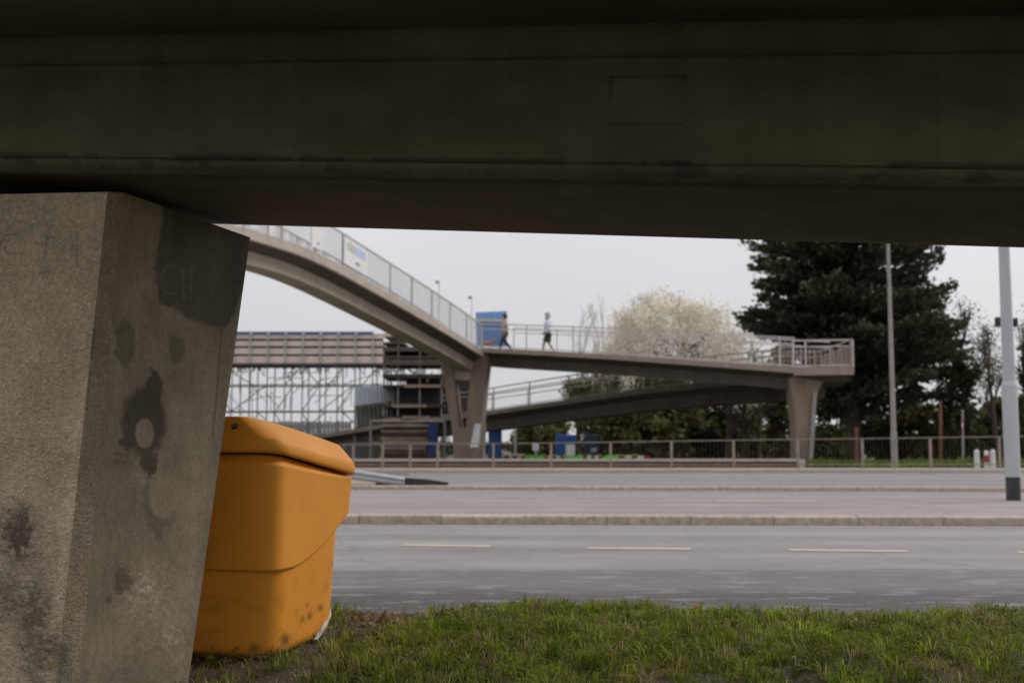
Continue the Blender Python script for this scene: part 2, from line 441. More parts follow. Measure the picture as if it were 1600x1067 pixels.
# strip of dirty gravel behind the kerb
sheet('kerb_strip', [(XL, k1(XL) + .16), (XR, k1(XR) + .16), (XR, k1(XR) + .42), (XL, k1(XL) + .42)], K1T - .012, kerb_m, kind='structure')
k2 = lineY((600, 767), (1600, 770))
sheet('second_road', [(XL, k1(XL) + .42), (XR, k1(XR) + .42), (XR, k2(XR) + .1), (XL, k2(XL) + .1)], .024, road2_m, kind='structure')
kerb('kerb', k2, -30, 40, .16, .10, .915, kerb_m, 3)
sheet('median_strip', [(XL, k2(XL) + .16), (XR, k2(XR) + .16), (XR, k2(XR) + .9), (XL, k2(XL) + .9)], .085, pave_m, kind='structure')
Y3 = 34.0
sheet('third_road', [(XL, k2(XL) + .9), (XR, k2(XR) + .9), (XR, Y3 + .1), (XL, Y3 + .1)], .02, road3_m, kind='structure')
# median widens at the left (sandy ground where the ramped barrier end sits)
mb = MB(); pts = [(-14, k2(-14) + .7), (-3.2, k2(-3) + .7), (-2.2, k2(-2) + 1.2), (-3.0, 25.8), (-6, 27.3), (-14, 28)]
mb.add([(p[0], p[1], .089) for p in pts] + [(p[0], p[1], -.05) for p in pts], [tuple(range(6))] + [(i, (i + 1) % 6, 6 + (i + 1) % 6, 6 + i) for i in range(6)])
mb.build('median_ground', pave_m, kind='structure')
kerb('kerb', lambda x: Y3 + 0 * x, -40, 50, .16, .115, .915, kerb_m, 8)
sheet('pavement', [(XL, Y3 + .16), (XR, Y3 + .16), (XR, Y3 + 3.4), (XL, Y3 + 3.4)], .10, pave_m, kind='structure')
sheet('far_ground', [(XL, Y3 + 3.4), (XR, Y3 + 3.4), (XR, 130), (XL, 130)], .03, M['field'], kind='structure')

# painted markings (3 near dashes, one farther)
def mark(x0, y0, x1, y1, z, th, label):
    a = G(x0, y0, z); b = G(x1, y1, z)
    d = (b - a).normalized(); s = Vector((-d.y, d.x, 0)) * th / 2
    mb = MB(); mb.add([a - s, b - s, b + s, a + s], [(0, 1, 2, 3)])
    return mb.build('road_marking', M['paint'], kind='structure')
for (x0, y0, x1, y1) in ((628, 851, 767, 853), (918, 855.5, 1080, 857), (1233, 858.5, 1418, 860.5), (1590, 862.5, 1790, 865), (320, 847, 470, 849)):
    mark(x0, y0, x1, y1, .004, .17, '')
mark(1118, 782, 1276, 783, .028, .26, '')
def longline(name, yf, z, wd, col):
    mb = MB(); 
    mb.add([(x, yf(x) + o, z) for x in (-40, 40) for o in (0, wd)], [(0, 1, 3, 2)])
    return mb.build(name, col, kind='structure')
faint = mat('worn_edge_line', (.52, .45, .36), (.33, .29, .25), 6, .85, detail=12)
longline('edge_line', lambda x: k1(x) - .26, .004, .09, faint)
longline('edge_line', lambda x: k2(x) - .3, .028, .1, faint)
longline('edge_line', lambda x: Y3 - .4, .024, .1, faint)

# ------------------------------------------------------------------ overhead bridge (near) and its pier
D = Vector((-.963, .268, .0785))            # direction in which the overhead ramp climbs
Nn = Vector((.268, .963, 0))                # horizontal normal, away from the camera
A0 = P(800, 278, 3.4)                       # near lower edge of the spine beam
# width so that the far lower edge projects on y = 364.5 at x ~ 800
lo, hi = .3, 2.5
for _ in range(40):
    t = (lo + hi) / 2; q = A0 + Nn * t
    s_ = 0
    for _k in range(6):
        px, py = proj(*(q + D * s_)); s_ += (px - 800) / 800
    py = proj(*(q + D * s_))[1]
    if py < 364.5: lo = t
    else: hi = t
BW = (lo + hi) / 2
def web_z(py):
    lo, hi = A0.z, A0.z + 2
    for _ in range(40):
        z = (lo + hi) / 2
        if proj(A0.x, A0.y, z)[1] > py: lo = z
        else: hi = z
    return (lo + hi) / 2 - A0.z
zc, zm, zt = web_z(252), web_z(95), web_z(52)
obr = thing('overhead_footbridge', 'dark stained concrete footbridge ramp overhead on a flared aggregate pier', 'footbridge', (-1.3, 3.9, 0))
def sweep_profile(prof, s0, s1, ds, name, m, parent, jag=0, tint=None):
    ns = int((s1 - s0) / ds) + 1
    V = []; T = []
    rr = np.random.default_rng(4)
    for i in range(ns):
        s = s0 + (s1 - s0) * i / (ns - 1)
        base = A0 + D * s
        for j, (u, h) in enumerate(prof):
            jj = (rr.normal() * jag if j in JAG else 0)
            V.append(tuple(base + Nn * u + Vector((0, 0, h + jj))))
            T.append(1.0)
    n = len(prof); F = []
    for i in range(ns - 1):
        for k in range(n - 1):
            F.append((i * n + k, i * n + k + 1, (i + 1) * n + k + 1, (i + 1) * n + k))
    V = np.array(V)
    T = tint(V) if tint else np.ones(len(V))
    return np_mesh(name, V, np.array(F), m, parent, attr=T)
# fine profile so the web can carry stains
def seg(a, b, n): return [(a[0] + (b[0] - a[0]) * i / n, a[1] + (b[1] - a[1]) * i / n) for i in range(n)]
ch = .03
prof = (seg((-.10, zt + .5), (-.055, zt), 3) + seg((-.055, zt), (-.05, zt), 1) + seg((-.05, zt), (-.02, zm + .004), 3) + seg((-.02, zm + .004), (0, zm), 2)
        + seg((0, zm), (0, zc), 46) + seg((0, zc), (.012, zc - .006), 2) + seg((.012, zc - .006), (.016, .03), 8) + seg((.016, .03), (.05, 0), 3)
        + seg((.05, 0), (BW - .012, 0), 20) + seg((BW - .012, 0), (BW, .012), 2) + seg((BW, .012), (BW + .03, zt + .1), 4) + [(BW + .03, zt + .5)])
JAG = set()
def vnoise(x, y, seed=0):
    """cheap smooth value noise on arrays"""
    r = np.random.default_rng(seed); T = r.random((256, 256))
    xi = np.floor(x).astype(int); yi = np.floor(y).astype(int); fx = x - xi; fy = y - yi
    fx = fx * fx * (3 - 2 * fx); fy = fy * fy * (3 - 2 * fy)
    g = lambda a, b: T[a % 256, b % 256]
    return (g(xi, yi) * (1 - fx) + g(xi + 1, yi) * fx) * (1 - fy) + (g(xi, yi + 1) * (1 - fx) + g(xi + 1, yi + 1) * fx) * fy
def fbm(x, y, seed=0, o=4):
    s = 0; a = .5
    for k in range(o): s = s + a * vnoise(x * 2 ** k, y * 2 ** k, seed + k); a *= .5
    return s / (1 - .5 ** o)
def tint_beam(V):
    d = V[:, 1] * cp + (V[:, 2] - CAMZ) * sn
    px = 800 + FPX * V[:, 0] / d; py = 533.5 - FPX * ((V[:, 2] - CAMZ) * cp - V[:, 1] * sn) / d
    s = -(V[:, 0]) / .963
    u = (V[:, 0] - A0.x) * Nn.x + (V[:, 1] - A0.y) * Nn.y
    h = V[:, 2] - (A0.z + D.z * ((V[:, 0] - A0.x) * D.x + (V[:, 1] - A0.y) * D.y))
    c = np.ones((len(V), 4))
    f = .75 + .5 * fbm(s * 5, h * 8 + u * 6, 3)
    # algae band above the bottom ledge
    alg = np.clip(1 - np.abs(h - (zc + .05)) / .13, 0, 1) * np.clip((fbm(s * 2.3, h * 3, 9) - .35) * 4, 0, 1)
    # drip line just above the ledge
    line = (np.abs(h - zc) < .007) & (fbm(s * 4, h * 0 + 2, 21) > .46)
    f = np.where(line, f * .6, f)
    brd = np.abs(((h + .013 * fbm(s * 2, s * 0, 5)) / .105) % 1 - .5) > .475
    f = np.where(brd & (h > zc + .02), f * .92, f)
    f = f * (1 - .12 * (np.abs((s / 1.22) % 1 - .5) > .4965)) * (.82 + .36 * fbm(s * 16, h * 3 + u * 9, 62))
    # old repair patch outline, a square cut in the face
    for (x0, x1, y0, y1, wdt) in ((950, 1070, 118, 197, 4.6),):
        inside = (px > x0) & (px < x1) & (py > y0) & (py < y1)
        inner = (px > x0 + wdt) & (px < x1 - wdt) & (py > y0 + wdt) & (py < y1 - wdt)
        f = np.where(inside & ~inner & (u < .03), f * .5, f)
        f = np.where(inner & (u < .03), f * 1.1, f)
    # warm rusty stain on the soffit
    ru = np.clip((fbm(s * 1.3, u * 2, 33) - .45) * 3, 0, 1) * (u > .06)
    c[:, 0] = f * (1 + .25 * ru + .10 * alg); c[:, 1] = f * (1 + .24 * alg); c[:, 2] = f * (1 - .22 * alg - .1 * ru)
    spall = (np.abs(h - (zc - .03)) < .03) & (u < .03) & (fbm(s * 9, h * 20, 44) > .62)
    c[spall, :3] *= .65
    return c
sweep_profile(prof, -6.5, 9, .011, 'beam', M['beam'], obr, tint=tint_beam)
JAG = set()
WNG = 1.15
deck_prof = [(.0 - .10, zt + .5), (-.055, zt + .001), (-WNG, zt + .10), (-WNG, zt + .34), (-WNG + .15, zt + .34), (-WNG + .15, zt + .26),
             (BW + WNG - .15, zt + .26), (BW + WNG - .15, zt + .34), (BW + WNG, zt + .34), (BW + WNG, zt + .16), (BW + .03, zt + .1)]
sweep_profile(deck_prof, -6.5, 9, .5, 'deck', M['wing'], obr)

# pier ---------------------------------------------------------------
def lerp(a, b, t): return a + (b - a) * t
def edge3(px0, py0, Y0, px1, py1, Y1):
    a = P(px0, py0, Y0); b = P(px1, py1, Y1)
    return a, b
# three visible vertical-ish edges, top (under the beam) and low (at the frame's bottom), extended to the ground
Yf = 3.97
e_front = edge3(168, 300, Yf - .035, 88, 1067, Yf - .035)
e_bev = edge3(193, 301, Yf + .03, 124, 1067, Yf + .03)
e_back = edge3(391, 371, 4.75, 294, 1067, 4.17)
def extend(e, z):
    a, b = e; t = (z - a.z) / (b.z - a.z); return a + (b - a) * t
ef = (e_front[0], extend(e_front, -.1)); eb = (e_bev[0], extend(e_bev, -.1)); ek = (e_back[0], extend(e_back, -.1))
# front face runs left, parallel with the ramp
def left_of(p, dist): return p + Vector((-.995, .10, 0)) * dist
el = (left_of(ef[0], 1.1), left_of(ef[1], .62))
elb = (left_of(ek[0], 1.25), left_of(ek[1], .8))
# lift tops so they follow the sloping soffit just below it
def soff_z(p):
    s = (Vector((p.x, p.y, 0)) - Vector((A0.x, A0.y, 0))).dot(Vector((D.x, D.y, 0)))
    return A0.z + D.z * s
pier_tint = []
def inpoly(px, py, poly):
    r = np.zeros(px.shape, bool); j = len(poly) - 1
    for i in range(len(poly)):
        xi, yi = poly[i]; xj, yj = poly[j]
        c = ((yi > py) != (yj > py)) & (px < (xj - xi) * (py - yi) / (yj - yi + 1e-9) + xi)
        r ^= c; j = i
    return r
def stroke(px, py, pts, wd):
    d = np.full(px.shape, 1e9)
    for (x0, y0), (x1, y1) in zip(pts[:-1], pts[1:]):
        L = (x1 - x0) ** 2 + (y1 - y0) ** 2 + 1e-9
        t = np.clip(((px - x0) * (x1 - x0) + (py - y0) * (y1 - y0)) / L, 0, 1)
        d = np.minimum(d, np.hypot(px - x0 - t * (x1 - x0), py - y0 - t * (y1 - y0)))
    return np.clip(1.3 - d / wd, 0, 1)
def tint_side(px, py):
    wx = px + 9 * (fbm(px / 14, py / 14, 5) - .5) * 2; wy = py + 12 * (fbm(px / 14, py / 14, 8) - .5) * 2
    sx = px + 6 * (fbm(px / 12, py / 12, 15) - .5) * 2; sy = py + 8 * (fbm(px / 9, py / 9, 18) - .5) * 2
    f = .82 + .36 * fbm(px / 30, py / 70, 2)
    f = f * (.9 + .2 * fbm(px / 6, py / 60, 7))          # vertical board streaks
    def ell(cx, cy, rx, ry, soft=.3):
        r = np.hypot((sx - cx) / rx, (sy - cy) / ry); return np.clip((1 - r) / soft + .5, 0, 1)
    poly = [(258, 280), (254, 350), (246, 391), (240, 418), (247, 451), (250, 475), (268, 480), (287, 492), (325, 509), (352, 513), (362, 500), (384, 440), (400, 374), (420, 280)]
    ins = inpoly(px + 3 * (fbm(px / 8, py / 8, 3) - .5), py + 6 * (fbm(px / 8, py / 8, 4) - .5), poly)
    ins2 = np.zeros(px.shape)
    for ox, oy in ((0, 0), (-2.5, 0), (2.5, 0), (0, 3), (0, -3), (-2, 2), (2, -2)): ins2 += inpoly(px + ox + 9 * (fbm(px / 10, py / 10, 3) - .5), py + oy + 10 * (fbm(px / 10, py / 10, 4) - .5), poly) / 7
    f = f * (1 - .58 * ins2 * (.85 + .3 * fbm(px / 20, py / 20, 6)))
    green = np.zeros(px.shape)
    m = ell(195, 537, 16, 36); f *= 1 - .42 * m; green += m
    m = ell(276, 546, 14, 20); f *= 1 - .34 * m; green += .6 * m
    m = np.maximum(np.maximum(ell(224, 660, 34, 55), ell(240, 612, 14, 36)), ell(232, 722, 14, 22)); m = np.maximum(m, ell(205, 690, 18, 14)); f *= 1 - .64 * m
    m = np.clip((1 - np.hypot((px - 226) / 14.5, (py - 677) / 23)) / .2 + .5, 0, 1); f = f * (1 - m) + m * 1.12
    m = np.maximum(stroke(px, py, [(178, 722), (205, 722)], 5), stroke(px, py, [(182, 708), (200, 712)], 3)); f *= 1 - .3 * m
    m = np.maximum(ell(243, 806, 17, 24), ell(250, 835, 6, 14)); m = np.maximum(m, ell(231, 780, 7, 30)); m = np.maximum(m, ell(266, 802, 9, 26)); f *= 1 - .3 * m
    m = np.clip((1 - np.hypot((px - 254) / 21, (py - 776) / 34)) / .2 + .5, 0, 1); f = f * (1 - m) + m * 1.08
    m = np.maximum(ell(193, 904, 16, 19), ell(187, 918, 9, 10)); f *= 1 - .38 * m
    m = ell(170, 937, 7, 7); f *= 1 - .4 * m
    blob = np.clip(1 - np.hypot((px - 228) / 62, (py - 925) / 60), 0, 1)
    f *= 1 + .9 * blob * np.clip((fbm(px / 4, py / 4, 31) - .42) * 3, 0, 1)
    blob = np.clip(1 - np.hypot((px - 270) / 60, (py - 1010) / 60), 0, 1)
    f *= 1 + .6 * blob * np.clip((fbm(px / 5, py / 5, 35) - .45) * 3, 0, 1)
    # darker run along the far arris, thin cracks
    m = stroke(px, py, [(346, 515), (340, 600), (336, 640), (333, 680)], 2.2); f *= 1 - .4 * m
    m = stroke(px, py, [(148, 740), (140, 850), (133, 900)], 2.5); f *= 1 - .45 * m
    m = np.clip(1 - np.abs(px - (372 - (py - 380) * .1)) / 22, 0, 1); f *= 1 - .22 * m
    # scratched, chalky letters
    cpts = [(270 + 17 * math.cos(t) * 1.05, 437 - 23 * math.sin(t)) for t in np.linspace(R(50), R(290), 14)]
    m = stroke(px, py, cpts, 2.0) + stroke(px, py, [(286, 423), (287, 470)], 2.0) + stroke(px, py, [(299, 421), (298, 465)], 1.8) + stroke(px, py, [(372, 395), (380, 402)], 1.5)
    f *= 1 + .45 * np.clip(m, 0, 1)
    c = np.ones(px.shape + (4,)); c[..., 0] = f * (1 - .12 * green); c[..., 1] = f; c[..., 2] = f * (1 - .1 * green)
    return c
def tint_front(px, py):
    f = .84 + .34 * fbm(px / 40, py / 60, 51)
    def blob(cx, cy, rx, ry, k, seed, fr=7):
        r = np.clip(1.25 - np.hypot((px - cx) / rx, (py - cy) / ry), 0, 1)
        return 1 - k * np.clip(r * 2.2 * (fbm(px / fr, py / fr, seed) + .12) - .3, 0, 1)
    f = f * blob(28, 835, 42, 60, .75, 61) * blob(55, 985, 40, 110, .6, 64) * blob(10, 930, 30, 60, .5, 66) * blob(90, 1030, 25, 60, .5, 67)
    m = sum(stroke(px, py, q, 1.6) for q in ([(73, 367), (72, 385), (69, 411)], [(120, 363), (120, 417)], [(-3, 383), (12, 367), (28, 364)], [(8, 386), (11, 397), (39, 395)], [(61, 427), (75, 424)], [(72, 372), (86, 371)]))
    f *= 1 - .38 * np.clip(m, 0, 1)
    # lit band by the arris painted in paler, dark creases on the bevel's edge
    m = stroke(px, py, [(147, 516), (143, 560)], 2.5) + stroke(px, py, [(141, 585), (135, 640)], 1.5); f *= 1 - .4 * np.clip(m, 0, 1)
    xe = 168 - (py - 300) * .104
    f *= 1 + .22 * np.clip(1 - np.abs(px - (xe - 10)) / 18, 0, 1) * np.clip((py - 500) / 150, 0, 1)
    c = np.ones(px.shape + (4,)); c[..., :3] = f[..., None]
    yb = np.clip(1.2 - np.hypot((px - 80) / 5, (py - 1037) / 5), 0, 1)
    c[..., 0] *= 1 + 1.0 * yb; c[..., 1] *= 1 + .7 * yb; c[..., 2] *= 1 - .5 * yb
    return c
def patch(tl, tr, bl, br, nu, nv, name, m, tint):
    u = np.linspace(0, 1, nu)[None, :, None]; v = np.linspace(0, 1, nv)[:, None, None]
    tl, tr, bl, br = [np.array(q)[None, None, :] for q in (tl, tr, bl, br)]
    V = (tl * (1 - u) + tr * u) * (1 - v) + (bl * (1 - u) + br * u) * v
    d = V[..., 1] * cp + (V[..., 2] - CAMZ) * sn
    px = 800 + FPX * V[..., 0] / d; py = 533.5 - FPX * ((V[..., 2] - CAMZ) * cp - V[..., 1] * sn) / d
    T = tint(px, py)
    i = np.arange(nv - 1)[:, None] * nu + np.arange(nu - 1)[None, :]
    F = np.stack([i, i + nu, i + nu + 1, i + 1], -1).reshape(-1, 4)
    return V.reshape(-1, 3), F, T.reshape(-1, 4)
def top(p, dz): return Vector((p.x, p.y, soff_z(p) - dz))
tf, tb_, tk, tl_, tlb = ef[0], eb[0], ek[0], el[0], elb[0]
V1, F1, T1 = patch(tl_, tf, el[1], ef[1], 260, 380, '', None, tint_front)
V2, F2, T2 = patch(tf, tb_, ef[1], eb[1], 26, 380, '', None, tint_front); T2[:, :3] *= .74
V3, F3, T3 = patch(tb_, tk, eb[1], ek[1], 260, 400, '', None, tint_side)
V4, F4, T4 = patch(tk, tlb, ek[1], elb[1], 8, 20, '', None, lambda a, b: np.ones(a.shape + (4,)))
V5, F5, T5 = patch(tlb, tl_, elb[1], el[1], 8, 20, '', None, lambda a, b: np.ones(a.shape + (4,)))
Vt, Ft, Tt = patch(tl_, tf, tlb, tk, 6, 6, '', None, lambda a, b: np.ones(a.shape + (4,)))
pf_V = np.concatenate([V1, V2]); pf_F = np.concatenate([F1, F2 + len(V1)]); pf_T = np.concatenate([T1, T2])
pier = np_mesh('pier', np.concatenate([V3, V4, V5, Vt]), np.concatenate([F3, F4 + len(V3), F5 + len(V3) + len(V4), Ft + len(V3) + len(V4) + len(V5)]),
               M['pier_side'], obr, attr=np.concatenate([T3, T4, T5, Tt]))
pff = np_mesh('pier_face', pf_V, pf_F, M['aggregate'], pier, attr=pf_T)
# thin bearing pad between pier and soffit
mb = MB()
c0 = (tf + tk + tl_ + tlb) / 4
mb.rings([[Vector((lerp(q.x, c0.x, .45), lerp(q.y, c0.y, .45), zz)) for q in (tl_, tf, tk, tlb)] for zz in (min(tf.z, tk.z) - .03, soff_z(c0) + .02)])
mb.build('bearing', M['beam'], obr)

# ------------------------------------------------------------------ grit bin
def grit_bin():
    a_d = Vector((.268, .963, 0)); b_d = Vector((-.963, .268, 0))
    O = Vector((-.965, 4.70, 0))
    La, Lb = .835, 1.15
    root = thing('grit_bin', 'large orange-yellow plastic grit bin with a sloping lid beside the concrete pier', 'grit bin', O)
    m_or = mat('orange_plastic', (.74, .30, .032), (.66, .26, .026), 3, .55, bump=.1, bscale=160, spec=.22, attr='tint')
    def rr(a0, a1, b0, b1, r, n=9, side=22):
        pts = []
        def arc(ca, cb, t0):
            return [(ca + r * math.cos(R(t0 + 90 * k / n)), cb + r * math.sin(R(t0 + 90 * k / n))) for k in range(n + 1)]
        corners = [arc(a1 - r, b1 - r, 0), arc(a0 + r, b1 - r, 90), arc(a0 + r, b0 + r, 180), arc(a1 - r, b0 + r, 270)]
        for i, c in enumerate(corners):
            pts += c
            nx = corners[(i + 1) % 4][0]
            for k in range(1, side): pts.append((c[-1][0] + (nx[0] - c[-1][0]) * k / side, c[-1][1] + (nx[1] - c[-1][1]) * k / side))
        return pts
    def W(a, b, z): return O + a_d * a + b_d * b + Vector((0, 0, z))
    def sm(t): t = max(0, min(1, t)); return t * t * (3 - 2 * t)
    def zs(fa): return .375 + .24 * (max(0, fa - .22) / .78) ** 1.5
    def zl(fa): return .872 - .118 * fa ** 1.0
    def zt(fa): return 1.012 - .15 * max(0, fa - .05) ** 1.15
    def loft(rings, name, dirt):
        V = []; n = len(rings[0])
        for r in rings: V += [tuple(q) for q in r]
        F = []
        for i in range(len(rings) - 1):
            for k in range(n):
                F.append((i * n + k, i * n + (k + 1) % n, (i + 1) * n + (k + 1) % n, (i + 1) * n + k))
        V = np.array(V)
        h = V[:, 2]
        s = V[:, 0] * .268 + V[:, 1] * .963; t = V[:, 0] * -.963 + V[:, 1] * .268
        f = .95 + .1 * fbm(s * 6 + t * 5, h * 6, 70)
        if dirt:
            dsp = np.clip((fbm(s * 22 + t * 9, h * 24, 73) - .58) * 8, 0, 1) * np.clip(1 - (h - .08) / .35, 0, 1)
            f *= 1 - .28 * dsp
            f *= 1 - .45 * np.clip(1 - h / .07, 0, 1) * (.5 + fbm(s * 20, h * 10 + t * 9, 78))
            d = V[:, 1] * cp + (V[:, 2] - CAMZ) * sn
            px = 800 + FPX * V[:, 0] / d; py = 533.5 - FPX * ((V[:, 2] - CAMZ) * cp - V[:, 1] * sn) / d
            for (cx, cy, r) in ((445, 1000, 7), (398, 1012, 6), (520, 880, 2), (462, 790, 1.5), (505, 850, 1.5), (484, 962, 4), (500, 949, 3.5), (473, 966, 2.5), (480, 945, 2)):
                f *= 1 - .7 * np.clip(1.4 - np.hypot(px - cx, (py - cy) * .7) / r, 0, 1) * (V[:, 1] < 5.4)
        c = np.ones((len(V), 4)); c[:, :3] = f[:, None]
        o = np_mesh(name, V, np.array(F), m_or, root, attr=c, smooth=True)
        return o
    # lower body: recessed at the front (a large), slightly tapered down
    lev = []
    NL = 40
    for i in range(NL + 1):
        k = i / NL
        ins = .018 + .03 * (1 - k) + .05 * max(0, (.1 - k) / .1) ** 2
        fr = .098 + .02 * (1 - k) + .09 * max(0, (.16 - k) / .16) ** 2
        pts = rr(ins, La - fr, ins, Lb - ins, .12)
        ring = []
        for (a, b) in pts:
            fa = a / La
            zz = lerp(.0, zs(min(1, a / (La - fr))) + .03, k)
            ring.append(W(a, b, zz))
        lev.append(ring)
    cap = [[W(La / 2 + (a - La / 2) * .0, Lb / 2, .0) for (a, b) in pts]]
    loft(cap + lev, 'lower_body', True)
    lev = []
    NU = 44
    outer0 = None
    for i in range(-3, NU + 1):
        k = max(0, i / NU)
        tap = .02 * (1 - k)
        ins = {-3: .04, -2: .018, -1: .006}.get(i, 0) + .010 * (1 - k)
        bulge = 0
        if i > NU - 4: ins += .011 * (i - NU + 4)
        pts = rr(ins, La - ins, ins, Lb - ins, .085)
        ring = []
        for (a, b) in pts:
            fa = max(0, min(1, a / La))
            z0 = zs(fa); z1 = zl(fa) - .012
            # front wall leans: wide at its top, cut back towards the seam
            ring.append(W(a, b, lerp(z0, z1, k)))
        lev.append(ring)
    loft(lev, 'upper_body', False)
    # lid: a lip, a raked skirt and a softly domed top
    lev = []
    spec = [(.012, .05), (-.002, .045), (-.012, .002), (-.010, -.007), (.0, -.012), (.028, -.012), (.038, -.008)]
    for dz, ins in spec:
        ring = []
        for (a, b) in rr(ins, La - ins, ins, Lb - ins, .095):
            fa = max(0, min(1, a / La)); ring.append(W(a, b, zl(fa) + dz))
        lev.append(ring)
    last = []
    for k in (0.04, 0.12, .25, .5, .75, .9, .97, 1.0):
        ring = []
        e = .12 * math.sin(k * math.pi / 2) + .88 * k
        bi = -.010 + .075 * e; fi = -.010 + .045 * e
        for (a, b) in rr(bi, La - fi, -.010, Lb + .010, .085):
            fa = max(0, min(1, a / La)); zlo = zl(fa) + .038; zhi = zt(fa)
            b = Lb / 2 + (b - Lb / 2) * (1 - 2 * e * lerp(.19, .05, fa ** .8) / Lb)
            ring.append(W(a, b, lerp(zlo, zhi, .8 * k + .2 * math.sin(k * math.pi / 2))))
            if k == 1.0: last.append((a, b))
        lev.append(ring)
    ca, cb = La / 2, Lb / 2
    for s, up in ((.97, .005), (.9, .008), (.75, .010), (.5, .012), (.2, .013), (0.0, .013)):
        lev.append([W(ca + (a - ca) * s, cb + (b - cb) * s, zt(max(0, (ca + (a - ca) * s) / La)) + up) for (a, b) in last])
    lid = loft(lev, 'lid', False)
    mb = MB()
    q = W(.035, .215, .965); nn_ = (a_d * -.62 + Vector((0, 0, .78))).normalized()
    mb.tube(q - nn_ * .03, q + nn_ * .012, .016, .014, 16)
    mb.build('lid_plug', M['black'], root)
    # moulded rib on the shaded face
    mb = MB()
    mb.bar(W(-.002, .325, .40), W(-.002, .345, .80), .012, .012)
    mb.build('moulded_rib', m_or, root, bevel=.004)
    return root
bin_ = grit_bin()
# white scrap of plastic at the bin's foot
mb = MB()
q = [P(514, 952, 5.34), P(515, 964, 5.32), P(508, 981, 5.25), P(497, 998, 5.15), P(490, 999, 5.13), P(501, 981, 5.23), P(509, 964, 5.3)]
q = [Vector((v.x, v.y, max(v.z, .005))) for v in q]
bk = Vector((.0, .05, .0))
mb.rings([q, [v + bk for v in q]])
o = mb.build('plastic_scrap', mat('dirty_white_plastic', (.50, .50, .52), (.36, .36, .38), 12, .6)); tag(o, 'white plastic scrap leaning against the foot of the orange grit bin', 'litter')

# ------------------------------------------------------------------ far footbridge
fb = thing('footbridge', 'concrete footbridge with zigzag ramps and steel railings across the road beyond the carriageways', 'footbridge', (-1.0, 50, 0))
def smooth_path(pts, n=8):
    """Catmull-Rom through points"""
    out = []
    p = [pts[0] * 2 - pts[1]] + list(pts) + [pts[-1] * 2 - pts[-2]]
    for i in range(1, len(p) - 2):
        for k in range(n):
            t = k / n
            out.append(0.5 * ((2 * p[i]) + (p[i + 1] - p[i - 1]) * t + (2 * p[i - 1] - 5 * p[i] + 4 * p[i + 1] - p[i + 2]) * t * t + (3 * p[i] - p[i - 1] - 3 * p[i + 1] + p[i + 2]) * t ** 3))
    out.append(p[-2].copy()); return out
def normals(path):
    """horizontal unit normals pointing away from the camera side"""
    r = []
    for i in range(len(path)):
        a = path[max(0, i - 1)]; b = path[min(len(path) - 1, i + 1)]
        d = (b - a); n = Vector((-d.y, d.x, 0)).normalized()
        if n.y < 0: n = -n
        r.append(n)
    return r
def sweep(path, prof, name, m, parent, closed=True):
    nn = normals(path); rings = []
    for p, n in zip(path, nn): rings.append([p + n * u + Vector((0, 0, h)) for u, h in prof])
    mb = MB(); mb.rings(rings, closed=closed)
    return mb.build(name, m, parent)
def resample(path, step):
    L = [0]
    for a, b in zip(path[:-1], path[1:]): L.append(L[-1] + (b - a).length)
    out = []; s = 0; i = 0
    while s <= L[-1]:
        while L[i + 1] < s: i += 1
        t = (s - L[i]) / (L[i + 1] - L[i]); out.append(path[i].lerp(path[i + 1], t)); s += step
    return out
def railing(path, u, H, spacing, m, parent, infill=.13, two_top=True, base=.0, post_w=.055, low=.12, bw=.016):
    nn = normals(path)
    q = [p + n * u + Vector((0, 0, base)) for p, n in zip(path, nn)]
    up = lambda v, h: v + Vector((0, 0, h))
    def tube_rail(h, wd, name, par):
        mb = MB()
        n0 = [v + Vector((0, 0, h)) for v in q]
        mb.rings([[p_ + n_ * a + Vector((0, 0, b)) for a, b in ((-wd / 2, -wd / 2), (wd / 2, -wd / 2), (wd / 2, wd / 2), (-wd / 2, wd / 2))] for p_, n_ in zip(n0, nn)])
        return mb.build(name, m, par)
    rail = tube_rail(H, .05, 'railing', parent)
    if two_top: tube_rail(H - .22, .04, 'middle_rail', rail)
    tube_rail(low, .04, 'bottom_rail', rail)
    for p in resample(q, spacing):
        b = MB(); b.bar(p - Vector((0, 0, .1)), up(p, H), post_w, post_w, up=(0, 1, 0)); b.build('railing_post', m, rail)
    if infill:
        mb = MB(); top_ = H - .24 if two_top else H - .03
        for p in resample(q, infill): mb.bar(up(p, low), up(p, top_), bw, bw, up=(0, 1, 0))
        mb.build('infill_bars', m, rail)
    return rail

def shift(path, n_off, dz): return [p + n * n_off + Vector((0, 0, dz)) for p, n in zip(path, normals(path))]
W_ = 2.5
def span(path, beam_d, name, up_kerb=.12, fm='fascia_b'):
    F = .20
    sweep(path, [(0, up_kerb), (0, -F + up_kerb), (.06, -F + up_kerb - .02), (W_ - .06, -F + up_kerb - .02), (W_, -F + up_kerb), (W_, up_kerb), (W_ - .16, up_kerb), (W_ - .16, -.02), (.16, -.02), (.16, up_kerb)], 'deck', M[fm], fb)
    z = -F + up_kerb - .02; beam_d += .05
    sweep(path, [(.10, z), (.62, z - .18), (.70, z - .18 - beam_d), (1.80, z - .18 - beam_d), (1.88, z - .18), (W_ - .10, z)], 'beam', M['dark_beam'], fb)

